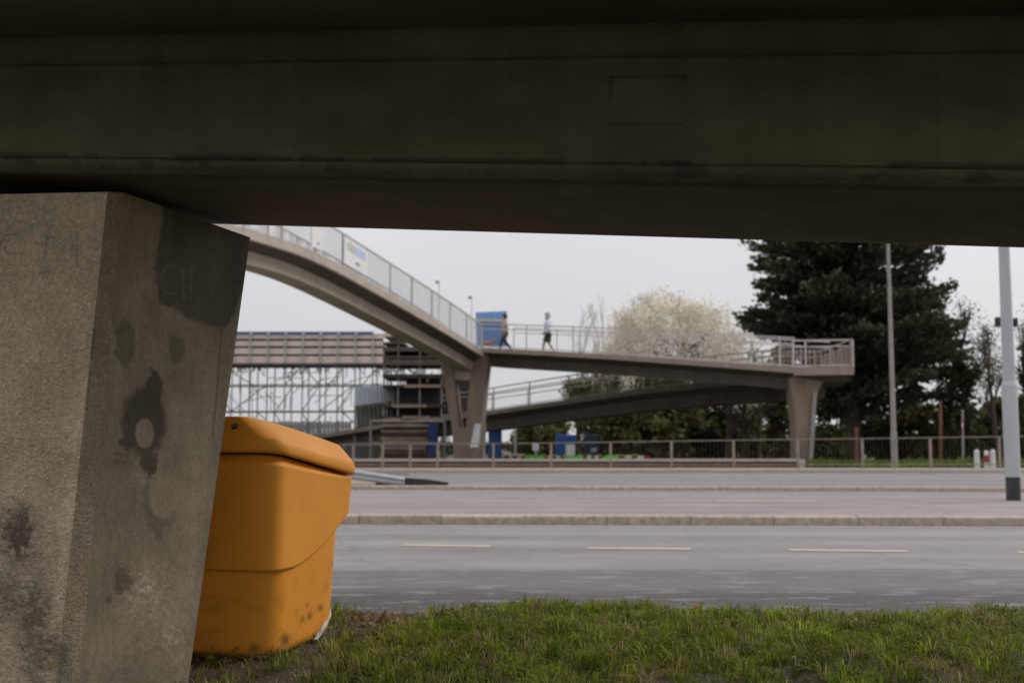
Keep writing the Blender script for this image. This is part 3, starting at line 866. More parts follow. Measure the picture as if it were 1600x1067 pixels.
# span A: from the far junction, curving towards the camera and up, left
A_px = [(756, 549, 50.0), (724, 528, 47.6), (690, 507, 45.3), (645, 480, 42.6), (600, 454, 40.2), (560, 431, 38.2), (520, 409, 36.3), (470, 386, 34.4), (420, 369, 32.7), (390, 360, 31.8), (340, 347, 30.4), (240, 325, 28.0), (100, 300, 25.2), (-200, 262, 21.0)]
A_path = smooth_path([P(*a) for a in A_px], 5)
def A_offset(path, n): return path
F = .26
WA = 1.85
def spanA(path):
    # the near edge is the photographed edge; the deck lies behind it
    def norm_fix(p): return p
    sweep(path, [(0, .12), (0, -.14), (.06, -.16), (WA - .06, -.16), (WA, -.14), (WA, .12), (WA - .14, .12), (WA - .14, -.02), (.14, -.02), (.14, .12)], 'deck', M['fascia'], fb)
    sweep(path, [(.10, -.16), (.47, -.32), (1.33, -.32), (WA - .10, -.16)], 'wing_soffit', M['dark_beam'], fb)  # darker concrete than the web's paints in the shade under the wing
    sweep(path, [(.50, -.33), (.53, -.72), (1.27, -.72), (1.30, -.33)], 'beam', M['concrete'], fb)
A_path = [p - Vector((0, 0, .12)) for p in A_path]
spanA(A_path)
railing(A_path, .08, 1.22, 1.95, M['rail_pale'], fb, infill=.11, two_top=False, base=.06, post_w=.06)
railing(A_path, WA - .08, 1.22, 1.95, M['rail_pale'], fb, infill=.11, two_top=False, base=.06, post_w=.06)
# span B: down to the right to the landing
B_px = [(752, 543, 50.0), (855, 548, 47.9), (960, 554, 46.0), (1060, 561, 44.0), (1160, 568, 42.0), (1240, 574, 40.4)]
B_path = [P(*a) - Vector((0, 0, .12)) for a in B_px]
span(B_path, .36, 'b')
railing(B_path, .08, 1.12, 2.4, M['rail'], fb, infill=.2, bw=.007, base=.06)
railing(B_path, W_ - .08, 1.12, 2.4, M['rail'], fb, infill=.2, bw=.007, base=.06)
# landing at the right, cantilevered over pier C
l0 = P(1240, 574, 40.4) - Vector((0, 0, .12)); l1 = P(1334, 570, 40.0) - Vector((0, 0, .12)); l1.z = l0.z
L_path = [l0, l0.lerp(l1, .5), l1]
LW = 5.2
sweep(L_path, [(0, .12), (0, -.16), (LW, -.16), (LW, .12), (LW - .16, .12), (LW - .16, -.02), (.16, -.02), (.16, .12)], 'landing', M['fascia_b'], fb)
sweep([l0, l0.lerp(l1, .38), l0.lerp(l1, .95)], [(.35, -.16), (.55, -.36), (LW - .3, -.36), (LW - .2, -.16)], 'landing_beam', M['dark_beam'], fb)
railing(L_path, .08, 1.02, 2.05, M['rail'], fb, infill=.14, base=.06, bw=.010)
e_path = [l1, l1 + Vector((.3, LW, 0))]
railing([l1 + Vector((-.08, .05, 0)), l1 + Vector((.1, LW / 2, 0)), l1 + Vector((.25, LW, 0))], 0, 1.02, 1.7, M['guard'], fb, infill=.14, base=.06)
railing([q + Vector((0, LW - .2, 0)) for q in L_path], 0, 1.02, 2.05, M['guard'], fb, infill=.14, base=.06)
# span C: lower ramp going down to the left behind span B
C_px = [(1250, 583, 43.2), (1200, 590, 44.2), (1100, 598, 46.4), (1000, 608, 48.6), (900, 622, 51.0), (800, 636, 53.6), (760, 642, 54.8), (690, 651, 56.6), (620, 659, 58.2), (490, 680, 61.5), (380, 697, 64)]
C_path = [P(*a) - Vector((0, 0, .12)) for a in C_px]
span(C_path, .42, 'c', fm='fascia_c')
C_rail = C_path[:8]
railing(C_rail, .08, 1.12, 2.35, M['guard'], fb, infill=.2, bw=.007, base=.06)
railing(C_rail, W_ - .08, 1.12, 2.35, M['guard'], fb, infill=.2, bw=.007, base=.06)

# V pier under the junction
def quad_leg(mb, pts_f, th):
    f = [Vector(p) for p in pts_f]; b = [p + Vector((.15, th, 0)) for p in f]
    mb.rings([f, b])
def leg(name, pxs, Y, th, m, parent):
    mb = MB(); quad_leg(mb, [P(x, y, Y) for x, y in pxs], th); return mb.build(name, m, parent, bevel=.03)
vp = MB()
Yv = 50.35
pierV = leg('pier', [(706, 668), (752, 668), (747, 726), (709, 726)], Yv, 1.0, M['bpier'], fb)
leg('pier_arm', [(689, 566), (707, 566), (711, 606), (718, 674), (707, 674), (698, 625)], Yv + .02, .9, M['bpier'], pierV)
leg('pier_arm', [(739, 553), (764, 553), (757, 613), (752, 674), (727, 674), (730, 636)], Yv + .01, .9, M['bpier'], pierV)
leg('pier_crossbeam', [(703, 571), (740, 571), (737, 594), (707, 594)], Yv + .12, .7, M['concrete'], pierV)
# head under the junction of the spans
mb = MB()
mb.rings([[P(x, y, Yv + .0) + Vector((0, dy, 0)) for x, y in ((690, 541), (763, 553), (762, 569), (690, 571))] for dy in (.15, 2.2)])
mb.build('pier_head', M['concrete'], pierV)
# pier C with a mushroom cantilever to the right
def pierC():
    pf = [(1241, 586), (1335, 583), (1331, 588), (1312, 589), (1298, 591), (1288, 596), (1281, 606), (1277, 620), (1275, 650), (1270, 733), (1246, 733), (1243, 660), (1237, 610), (1234, 590)]
    f = [P(x, y, 40.75) for x, y in pf]
    f = [Vector((v.x, v.y, max(v.z, -.1))) for v in f]
    mb = MB(); mb.rings([f, [v + Vector((.1, 1.3, 0)) for v in f]])
    o = mb.build('pier', M['bpier'], fb, bevel=.04)
    mb = MB()
    a = P(1273, 612, 40.68); b = P(1266, 736, 40.68)
    mb.bar(a, b, .13, .07, up=(0, 1, 0)); mb.build('downpipe', M['galv_dark'], o)
pierC()
# ground piers of the lower ramp
for x, Yq, zt_ in ((1000, 49.6, 610), (620, 59, 668)):
    pass

# notices fixed to the railing of span A
def notice(px, py0, py1, wpx, Y, label, pic):
    a = P(px - wpx / 2, py0, Y); 
    wd = wpx / FPX * Y; ht = (py1 - py0) / FPX * Y
    # follow the railing's direction
    best = min(range(len(A_path) - 1), key=lambda i: abs(proj(*A_path[i])[0] - px))
    d = (A_path[best + 1] - A_path[best]); 
    if d.x < 0: d = -d
    sl = d.z / d.x
    nrm = normals(A_path)[best]
    c = A_path[best] + nrm * .02
    cx = P(px, (py0 + py1) / 2, c.y)
    t = (cx.x - c.x) / d.x; c = Vector((cx.x, c.y + d.y * t, cx.z))
    wdir = Vector((1, d.y / d.x, 0)); 
    r = thing('notice_board', label, 'notice', (c.x, c.y, c.z - ht / 2))
    k = c.y / FPX; hw = wpx * k / 2; hh = (py1 - py0) * k / 2
    def pt(u, v, off): return c + wdir * (u * hw) + Vector((0, 0, v * hh + u * hw * sl)) - nrm * off
    mb = MB(); mb.rings([[pt(u, v, o_) for u, v in ((-1, -1), (1, -1), (1, 1), (-1, 1))] for o_ in (.0, .03)])
    mb.build('panel', M['white'], r)
    if pic:
        mb = MB(); mb.add([pt(u, v, .034) for u, v in ((-.75, .15), (-.15, .1), (-.15, .75), (-.75, .8))], [(0, 1, 2, 3)])
        mb.build('picture', mat('pale_green_print', (.45, .55, .42), (.38, .45, .36), 8, .6), r)
        mb = MB(); mb.add([pt(u, v, .034) for u, v in ((-.14, .1), (.8, .1), (.8, .75), (-.14, .75))], [(0, 1, 2, 3)])
        mb.build('picture', mat('pale_blue_print', (.38, .47, .66), (.45, .52, .66), 8, .6), r)
    mb = MB(); cc = [pt(.08 + .2 * math.cos(t), -.5 + .13 * math.sin(t), .036) for t in np.linspace(0, 2 * math.pi, 13)[:-1]]
    mb.add(cc, [tuple(range(12))]); mb.build('emblem', mat('grey_print', (.28, .29, .3), None, 8, .6), r)
notice(497, 357, 391, 13, 36, 'narrow white notice with a grey round emblem fixed to the bridge railing', False)
notice(557, 383, 424, 26, 38, 'wide white notice with a blue and green picture on the bridge railing', True)

# small lamps rising behind the curved span
for (px, y0, y1, lab) in ((686, 440, 520, 'left one of the two slim lamp posts behind the curved bridge span'), (737, 464, 540, 'right one of the two slim lamp posts behind the curved bridge span')):
    Y = 70; b0 = P(px, y1, Y); t0 = P(px, y0 + 2, Y)
    r = thing('slim_lamp_post', lab, 'lamp post', (b0.x, b0.y, 0), 'slim lamp posts behind the bridge')
    mb = MB(); mb.tube((b0.x, Y, -.1), t0, .045, .03); mb.build('pole', M['white'], r)
    mb = MB(); mb.box(t0 + Vector((-.1, 0, .05)), (.26, .14, .18)); mb.build('lamp_head', M['rail_pale'], r, bevel=.03)

# blue panel standing on the junction behind the people
q = [P(744, 541, 52.2), P(791, 541, 52.2), P(792, 486, 52.2), P(743, 488, 52.2)]
r = thing('blue_hoarding', 'faded blue ribbed hoarding panel standing on the bridge behind the person in beige', 'hoarding', q[0])
mb = MB(); mb.rings([q, [v + Vector((0, .12, 0)) for v in q]]); mb.build('panel', M['blue_pale'], r)
mb = MB()
for k in range(11):
    x = 749 + k * 4.0; mb.bar(P(x, 538, 52.17), P(x, 503, 52.17), .03, .05, up=(0, 1, 0))
mb.build('ribs', mat('blue_rib', (.12, .26, .52), (.1, .22, .46), 2, .6), r)
mb = MB(); mb.bar(P(744, 500, 52.1), P(792, 501, 52.1), .06, .15); mb.build('cross_rail', M['rail_pale'], r)

# ------------------------------------------------------------------ people and dog
def skin_obj(name, chain, m, parent, loc, sub=2, face=0):
    """chain: list of (parent_index, (x,y,z), radius)"""
    me = bpy.data.meshes.new(name)
    c_, s_ = math.cos(face), math.sin(face)
    vs = [(p[0] * c_ - p[1] * s_, p[0] * s_ + p[1] * c_, p[2]) for _, p, _r in chain]
    me.from_pydata(vs, [(pi, i) for i, (pi, _, _) in enumerate(chain) if pi >= 0], [])
    o = bpy.data.objects.new(name, me); COL.objects.link(o)
    me.skin_vertices.new() if hasattr(me.skin_vertices, 'new') else None
    sk = o.modifiers.new('skin', 'SKIN')
    if not me.skin_vertices:
        bpy.context.view_layer.objects.active = o
    for i, (_, _, r_) in enumerate(chain):
        rr = r_ if isinstance(r_, tuple) else (r_, r_)
        me.skin_vertices[0].data[i].radius = rr
        me.skin_vertices[0].data[i].use_root = (i == 0)
    sb = o.modifiers.new('sub', 'SUBSURF'); sb.levels = sub; sb.render_levels = sub
    me.materials.append(m); o.parent = parent
    sk.use_smooth_shade = True
    return o
def person(base, face, top_m, leg_m, label, step=.28, long_top=False, shorts=False, scale=1.0, hair_m=None):
    """person facing local +X; walking stride"""
    r = thing('person', label, 'person', base)
    r.rotation_euler = (0, 0, face); r.scale = (scale,) * 3
    hip = .92
    L = [(-1, (0, 0, hip), .13), (0, (0, 0, 1.12), .125), (1, (.01, 0, 1.30), .15), (2, (.01, 0, 1.44), .09), (3, (.02, 0, 1.52), .055), (4, (.03, 0, 1.60), .085), (5, (.035, 0, 1.70), .095), (6, (.03, 0, 1.76), .06),
         (6, (.125, 0, 1.64), .02),
         (0, (0, .10, .88), .10), (9, (step * .5, .10, .50), .065), (10, (step * .75, .10, .09), .042), (11, (step * .75 + .16, .10, .04), .035),
         (0, (0, -.10, .88), .10), (13, (-.02, -.10, .50), .065), (14, (-step * .95, -.10, .13), .042), (15, (-step * .95 + .13, -.10, .05), .035),
         (3, (0, .19, 1.38), .055), (17, (-.08, .24, 1.12), .042), (18, (.04, .25, .88), .032), (19, (.08, .245, .80), .026), (20, (.11, .24, .73), .014), (20, (.125, .225, .78), .011),
         (3, (0, -.19, 1.38), .055), (23, (.06, -.24, 1.12), .042), (24, (.24, -.22, .96), .032), (25, (.30, -.21, .92), .026), (26, (.36, -.20, .89), .014), (26, (.33, -.18, .95), .011)]
    skin_obj('body', L, M['skin'], r, base)
    ext = [(-1, (0, 0, .70 if long_top else .90), (.19, .17)), (0, (0, 0, 1.10), (.165, .165)), (1, (.01, 0, 1.30), (.17, .19)), (2, (.01, 0, 1.43), (.12, .12)),
           (3, (0, .19, 1.38), .075), (4, (-.08, .24, 1.12), .062), (5, (.03, .25, .90), .05),
           (3, (0, -.19, 1.38), .075), (7, (.06, -.24, 1.12), .062), (8, (.22, -.225, .975), .05)]
    skin_obj('coat' if long_top else 'shirt', ext, top_m, r, base)
    if shorts:
        tr = [(-1, (0, 0, .93), .15), (0, (0, .10, .84), .125), (1, (step * .42, .10, .52), .12), (0, (0, -.10, .84), .125), (3, (-.02, -.10, .50), .12)]
        skin_obj('shorts', tr, leg_m, r, base)
    else:
        tr = [(-1, (0, 0, .93), .145), (0, (0, .10, .84), .115), (1, (step * .5, .10, .50), .085), (2, (step * .75, .10, .12), .07), (0, (0, -.10, .84), .115), (4, (-.02, -.10, .50), .085), (5, (-step * .95, -.10, .15), .07)]
        skin_obj('trousers', tr, leg_m, r, base)
    sh = [(-1, (step * .75 - .03, .10, .05), .05), (0, (step * .75 + .17, .10, .035), .042)]
    skin_obj('shoe', sh, M['black'], r, base, 1)
    sh = [(-1, (-step * .95 - .03, -.10, .06), .05), (0, (-step * .95 + .15, -.10, .04), .042)]
    skin_obj('shoe', sh, M['black'], r, base, 1)
    hr = [(-1, (.0, 0, 1.71), .105), (0, (.02, 0, 1.77), .075), (0, (-.04, 0, 1.64), .07)]
    skin_obj('hair', hr, hair_m or M['hair'], r, base)
    return r
def deck_z(path, px):
    """point on the deck, in the middle of a span, above photo column px"""
    best = None
    for a, b in zip(path[:-1], path[1:]):
        pa = proj(*a)[0]; pb = proj(*b)[0]
        if min(pa, pb) <= px <= max(pa, pb): return a.lerp(b, (px - pa) / (pb - pa))
    return path[0]
n_b = normals(B_path)[1]
p1 = deck_z(B_path, 842) + n_b * .7
person((p1.x, p1.y, p1.z), R(165), M['lilac'], M['darkcloth'], 'person in a pale lilac top and dark shorts walking alone across the bridge', shorts=True, scale=.98, hair_m=mat('grey_hair', (.45, .43, .42), (.38, .36, .36), 20, .8))
p2 = deck_z(B_path, 777) + n_b * .6
person((p2.x, p2.y, p2.z), R(190), M['beige'], M['navycloth'], 'person with dark hair and a long beige coat walking in front of the blue panel', long_top=True, scale=.92, step=.36)
p3 = deck_z(B_path, 753) + n_b * .35
dg = thing('dog', 'tan dog with dark legs on the bridge in front of the blue panel', 'dog', p3)
dg.rotation_euler = (0, 0, R(-10)); dg.scale = (.78,) * 3
ch = [(-1, (-.02, 0, .44), .11), (0, (.16, 0, .45), .12), (1, (.30, 0, .52), .085), (2, (.40, 0, .62), .075), (3, (.50, 0, .60), .035),
      (0, (-.26, 0, .45), .10), (5, (-.38, 0, .50), .03), (6, (-.50, 0, .58), .018),
      (1, (.2, .08, .28), .04), (8, (.2, .08, .14), .026), (9, (.22, .08, .02), .03),
      (1, (.2, -.08, .28), .04), (11, (.24, -.08, .14), .026), (12, (.26, -.08, .02), .03),
      (5, (-.24, .08, .30), .055), (14, (-.32, .08, .17), .026), (15, (-.29, .08, .02), .03),
      (5, (-.24, -.08, .30), .055), (17, (-.36, -.08, .17), .026), (18, (-.33, -.08, .02), .03),
      (3, (.37, .05, .70), .02), (3, (.37, -.05, .70), .02)]
skin_obj('body', ch, M['dog'], dg, p3)
mb = MB()
wp = wl(dg)
mb.rings([[wp + Vector((x, y, z)) for y, z in ((-.10, .50), (.10, .50), (.07, .585), (-.07, .585))] for x in (.22, .245)])
mb.build('collar', M['navycloth'], dg)

# ------------------------------------------------------------------ roadside guardrail, crash barrier
gx = [(505, 695), (552, 694.5), (598, 694), (641, 693.8), (684, 693.3), (771, 692.7), (861, 691.8), (954, 690.5), (1049, 689), (1146, 687.5), (1246, 686), (1347, 685), (1453, 683.5), (1561, 682), (1672, 680.5)]
GY = 36.3
gr = thing('pedestrian_guardrail', 'rust-grey steel pedestrian guardrail with thin bars along the far pavement', 'railing', (P(505, 738, GY).x, GY, .1))
tops = [P(x, y, GY) for x, y in gx]
mb = MB()
for a, b in zip(tops[:-1], tops[1:]): mb.bar(a, b, .03, .03)
mb.build('top_rail', M['guard'], gr)
mb = MB()
for a, b in zip(tops[:-1], tops[1:]): mb.bar(Vector((a.x, a.y, .22)), Vector((b.x, b.y, .22)), .035, .035)
mb.build('bottom_rail', M['guard'], gr)
for a in tops:
    mb = MB(); mb.bar((a.x, a.y, .05), a + Vector((0, 0, .01)), .078, .06, up=(0, 1, 0)); mb.build('post', M['guard'], gr)
for a, b in zip(tops[:-1], tops[1:]):
    n = int((b - a).length / .12); mb = MB()
    for k in range(1, n):
        p = a.lerp(b, k / n); mb.bar((p.x, p.y, .22), p, .007, .007, up=(0, 1, 0))
    mb.build('infill_panel', M['guard_dark'], gr)

BY = 38.6
x0, x1 = P(380, 725, BY).x, P(1250, 725, BY).x
def zat(py): return P(1000, py, BY).z
br = thing('crash_barrier', 'long rusty steel crash barrier with a pale rounded end before the bridge pier', 'crash barrier', (x0, BY, 0))
mb = MB()
zt0 = zat(719.5); zb0 = zat(736)
wprof = [(0, zt0), (-.06, zt0 - .03), (-.06, zt0 - .09), (0, zt0 - .15), (0, zt0 - .19), (-.06, zt0 - .25), (-.06, zt0 - .31), (0, zt0 - .34), (.02, zt0 - .34), (.02, zt0)]
mb.rings([[(x, BY + y, z) for y, z in wprof] for x in (x0, x1)])
mb.build('beam', M['barrier'], br)
mb = MB(); mb.box(((x0 + x1) / 2, BY - .05, zt0 + .022), (x1 - x0, .09, .085)); mb.build('top_edge', M['barrier_top'], br)
x = x0 + .5
while x < x1:
    mb = MB(); mb.box((x, BY + .1, zt0 / 2 - .05), (.1, .14, zt0 + .05)); mb.build('post', M['guard'], br); x += 2.4
mb = MB()
ex = P(1250, 725, BY).x
for i in range(7):
    t = R(-90 + 30 * i)
rg = []
for h in (zat(735), zat(718)):
    rg.append([(ex + .16 * math.cos(t) , BY - .02 + .11 * math.sin(t), h) for t in np.linspace(-math.pi / 2, math.pi / 2, 9)] + [(ex - .1, BY + .09, h), (ex - .1, BY - .13, h)])
mb.rings(rg); mb.build('end_cap', M['white'] if False else mat('pale_barrier_end', (.62, .55, .48), (.48, .42, .36), 4, .8), br)

# low barrier with a ramped end lying on the median, left
def WB(px, py, Y): return P(px, py, Y)
mb = MB()
rb = thing('ramped_barrier_end', 'pale grey steel barrier sloping down to its brown ramped end on the median', 'crash barrier', (P(690, 757, 24.8).x, 24.5, .09))
pts = [(420, 724, 23.9), (500, 733.5, 23.3), (550, 740.5, 22.9), (600, 747.5, 22.4), (633, 752, 22.1)]
rings = []
for i, (px, py, Y) in enumerate(pts):
    c = P(px, py, Y); h = [.115, .112, .105, .092, .078][i]
    rings.append([c + Vector((0, y, z)) for y, z in ((-.05, h), (-.1, h * .5), (-.03, 0), (-.1, -h * .5), (-.05, -h), (.04, -h), (.04, h))])
mb.rings(rings); mb.build('beam', M['galv'], rb)
mb = MB()
r0 = P(633, 752, 22.15); r1 = P(664, 754, 22.0); r2 = P(700, 759, 21.9)
mb.rings([[Vector((c.x, c.y + y, z)) for y, z in ((-.14, .08), (-.10, max(c.z + .07, .11)), (.10, max(c.z + .07, .11)), (.14, .08))] for c in (r0, r1, r2)])
mb.build('ramp', M['bark'], rb)
for px, Y in ((597, 22.5), (520, 23.2), (440, 23.9)):
    c = P(px, 750, Y); mb = MB(); mb.box((c.x, Y + .09, .13), (.26, .1, .14)); mb.build('post', M['black'], rb)
mb = MB(); c = P(640, 745, 30)
mb.bar(P(540, 733, 28), P(640, 741, 27.6), .05, .05); mb.build('rear_rail', M['galv_dark'], rb)

# ------------------------------------------------------------------ lamp posts
def lamp_post(px0, py0, Y, ptop, label, rb_, rt_, collar, base_h, z0):
    b = P(px0, py0, Y); b.z = z0
    r = thing('lamp_post', label, 'lamp post', b)
    H = 9.0
    # (vertical pole: perspective makes it lean in the frame)
    top_ = b + Vector((0, 0, H))
    cz = collar
    mb = MB(); mb.tube(b + Vector((0, 0, -.2)), b + Vector((0, 0, base_h)), rb_ * .93, rb_ * .93, 20, cap=False); mb.build('base', M['black'] if base_h > .1 else M['galv_dark'], r)
    g = M['galv'] if base_h > .1 else M['galv_dark']
    mb = MB(); mb.tube(b + Vector((0, 0, base_h)), b + Vector((0, 0, cz)), rb_, rb_, 24, cap=False); mb.build('lower_pole', g, r)
    mb = MB(); mb.tube(b + Vector((0, 0, cz)), b + Vector((0, 0, cz + .07)), rb_ * 1.02, rt_ * 1.02, 24, cap=False); mb.build('collar', g, r)
    mb = MB(); mb.tube(b + Vector((0, 0, cz + .07)), top_, rt_, rt_ * .5, 24, cap=False); mb.build('upper_pole', g, r)
    for o in r.children: 
        for p in o.data.polygons:
            if len(p.vertices) == 4: p.use_smooth = True
    mb = MB(); mb.path([top_, top_ + Vector((.0, -.5, .35)), top_ + Vector((0, -1.3, .45))], .04); mb.build('arm', g, r)
    mb = MB(); mb.box(top_ + Vector((0, -1.6, .44)), (.28, .75, .14)); l = mb.build('lamp_head', M['galv_dark'], r, bevel=.04)
    mb = MB(); mb.box(top_ + Vector((0, -1.6, .355)), (.2, .55, .03)); mb.build('lens', M['glass'], l)
    return r
lp = lamp_post(1584, 783, 17.6, 0, 'thick galvanised lamp post with a black base at the right edge of the median', .115, .095, 1.78, .38, .0)
# access door low on the pole
lamp_post(1398, 733, 36.9, 0, 'slim grey lamp post standing on the far pavement before the dark cedar', .10, .085, 1.1, .0, .1)

# camera / signal boxes on a thin pole behind the thick lamp post
Y = 45
q = P(1575, 505, Y)
r = thing('traffic_camera_mast', 'thin mast carrying two small dark boxes behind the thick lamp post', 'mast', (q.x, Y, 0))
mb = MB(); mb.tube((q.x, Y, -.1), q + Vector((0, 0, .1)), .06, .05, 12); mb.build('pole', M['galv_dark'], r)
mb = MB(); mb.box(P(1562, 503, Y), (.3, .3, .38)); mb.build('box', M['black'], r, bevel=.03)
mb = MB(); mb.box(P(1586, 504, Y), (.14, .3, .36)); mb.build('box', M['black'], r, bevel=.03)
mb = MB(); mb.bar(P(1560, 505, Y + .1), P(1588, 505, Y + .1), .05, .05); mb.build('bracket', M['galv_dark'], r)

# rusty posts and signs by the far pavement
def rust_post(px, y0, y1, Y, label, w_=.12):
    a = P(px, y1, Y); b = P(px - .6, y0, Y); a.z = 0
    r = thing('rusty_post', label, 'post', a)
    mb = MB(); mb.tube(a - Vector((0, 0, .1)), b, w_ / 2, w_ / 2, 14); mb.build('shaft', M['rust'], r)
    mb = MB(); mb.tube(b, b + Vector((0, 0, .05)), w_ / 2 * 1.08, w_ / 3, 14); mb.build('cap', M['rust'], r)
rust_post(1338, 670, 726, 40.5, 'short rusty orange post between the bridge pier and the slim lamp post')
rust_post(1470, 628, 728, 40.2, 'tall rusty red post standing right of the slim lamp post', .11)
# round red sign with white centre
Y = 39.5
a = P(1505, 733, Y); a.z = .0; t0 = P(1504, 640, Y)
r = thing('road_sign', 'small round red road sign with a white bar on a thin grey pole', 'road sign', a)
mb = MB(); mb.tube(a, t0, .035, .035, 10); mb.build('pole', M['galv_dark'], r)
c = P(1504, 664, Y - .06); 
def disc(c, rad, th, yaw, squash=1): 
    mb = MB(); rings = []
    for dy in (0, th): rings.append([c + Vector((rad * math.cos(t) * math.cos(yaw), rad * math.cos(t) * math.sin(yaw) + dy, rad * math.sin(t))) for t in np.linspace(0, 2 * math.pi, 25)[:-1]])
    mb.rings(rings); return mb
disc(c, .28, .015, R(62)).build('face', mat('dark_red_sign', (.22, .02, .025), (.17, .018, .02), 5, .5), r)
mb = MB(); dd = Vector((math.cos(R(62)), math.sin(R(62)), 0)); mb.bar(c - dd * .17 - Vector((0, .006, 0)), c + dd * .17 - Vector((0, .006, 0)), .012, .10); mb.build('white_bar', M['white'], r)
# red and white bollards
def bollard(px, y0, y1, Y, label, red):
    a = P(px, y1, Y); h = P(px, y0, Y).z - a.z + .0; a.z = .1; rad = .085
    r = thing('bollard', label, 'bollard', a, 'white bollards by the guardrail')
    mb = MB(); mb.tube(a, a + Vector((0, 0, h * .88)), rad, rad * .92, 14); mb.tube(a + Vector((0, 0, h * .88)), a + Vector((0, 0, h)), rad * .92, rad * .5, 14); mb.build('body', M['white'], r)
    mb = MB(); mb.tube(a + Vector((0, 0, h * .97)), a + Vector((0, 0, h * 1.03)), rad * .55, rad * .4, 12); mb.build('cap', mat('dull_red_cap', (.25, .06, .05), None, 5, .7), r)
    if red:
        mb = MB(); mb.tube(a + Vector((0, 0, h * .30)), a + Vector((0, 0, h * .72)), rad * 1.04, rad * 1.02, 14); mb.build('band', M['red'], r)
bollard(1527, 704, 733, 36.9, 'leftmost of the white bollards by the thick lamp post', False)
bollard(1542, 706, 733, 37.2, 'white bollard with a broad red band between two plain ones', True)
bollard(1552, 704, 733, 36.9, 'rightmost of the white bollards by the thick lamp post', False)

# ------------------------------------------------------------------ scaffolding (left, far)
SY = 68.0
sc_root = thing('scaffolding', 'long tube scaffolding carrying a boarded walkway topped by blue sheeting beyond the ramp', 'scaffolding', (P(480, 700, SY).x, SY, 0))
sx = [P(x, 560, SY).x for x in [336 + 27.4 * k for k in range(-7, 10)]]
def sz(py): return P(480, py, SY).z
dp = 2.2
for row, yy in enumerate((SY, SY + dp)):
    for x in sx:
        mb = MB(); mb.tube((x, yy, -.16), (x, yy, sz(517)), .04, .04, 7); mb.build('standard', M['scaf'], sc_root)
for py in (601.5, 643, 686):
    for yy in (SY - .05, SY + dp - .05):
        mb = MB(); mb.tube((sx[0] - .5, yy, sz(py)), (sx[-1] + .5, yy, sz(py) + random.uniform(-.05, .05)), .04, .04, 7); mb.build('ledger', M['scaf'], sc_root)
rr_ = random.Random(3)
for k in range(len(sx) - 1):
    for (ya, yb) in ((571, 602), (602, 643), (643, 688)):
        if rr_.random() < .5:
            a, b = (ya, yb) if rr_.random() < .5 else (yb, ya)
            yy = SY + rr_.choice((-.1, dp + .1))
            mb = MB(); mb.tube((sx[k], yy, sz(a)), (sx[k + 1] + rr_.choice((0, 0, 1.0)), yy, sz(b)), .035, .035, 6); mb.build('brace', M['scaf'], sc_root)
for k in range(70):
    k0 = rr_.randint(4, len(sx) - 2); yy = SY + rr_.uniform(-.1, dp + .1)
    a_ = (sx[k0] + rr_.uniform(0, 1), yy, sz(rr_.uniform(574, 680))); L_ = rr_.uniform(.6, 2.2); t_a = rr_.choice((0, 0, 1.57, 1.57, .8, -.8, .3))
    mb = MB(); mb.tube(a_, (a_[0] + L_ * math.cos(t_a), yy + rr_.uniform(-.3, .3), a_[2] + L_ * math.sin(t_a)), .022, .022, 5); mb.build('short_tube', M['scaf'], sc_root)
# boarded parapet: 4 rows of boards with dark gaps
for i, (ya, yb) in enumerate(((522.5, 529), (532.5, 540.5), (543.8, 553), (556.2, 567.5))):
    mb = MB(); mb.box(((sx[0] + sx[-1]) / 2, SY + .12, (sz(ya) + sz(yb)) / 2), (sx[-1] - sx[0] + 1.2, .04, sz(ya) - sz(yb))); mb.build('guard_board', M['board'], sc_root)
mb = MB(); mb.box(((sx[0] + sx[-1]) / 2, SY + .3, (sz(521) + sz(567)) / 2), (sx[-1] - sx[0] + 1.2, .03, sz(521) - sz(567))); mb.build('gap_shade_backing', M['board_dark'], sc_root)  # dark backing paints the shade between the boards
mb = MB(); mb.box(((sx[0] + sx[-1]) / 2, SY + dp / 2, (sz(567.5) + sz(571)) / 2), (sx[-1] - sx[0] + 1.2, dp + .4, sz(567.5) - sz(571))); mb.build('deck_boards', M['board_dark'], sc_root)
for k in range(len(sx) - 1):
    mb = MB(); mb.box(((sx[k] + sx[k + 1]) / 2, SY + .02, sz(519.8)), (sx[k + 1] - sx[k] - .14, .08, .13)); mb.build('blue_sheeting', M['bluesheet'], sc_root)
for x in sx:
    mb = MB(); mb.box((x, SY - .1, (sz(518) + sz(570)) / 2), (.09, .05, sz(518) - sz(570))); mb.build('upright_post', M['rail_pale'], sc_root)
# ragged netting and brackets hanging under the deck
mb = MB()
for k in range(95):
    x = rr_.uniform(sx[0], sx[-1] + 1.5); zz = sz(571)
    mb.tube((x, SY + rr_.uniform(0, dp), zz), (x + rr_.uniform(-.5, .5), SY + rr_.uniform(0, dp), zz - rr_.uniform(.1, .6)), .035, .02, 5)
mb.build('hanging_brackets', M['board_dark'], sc_root)

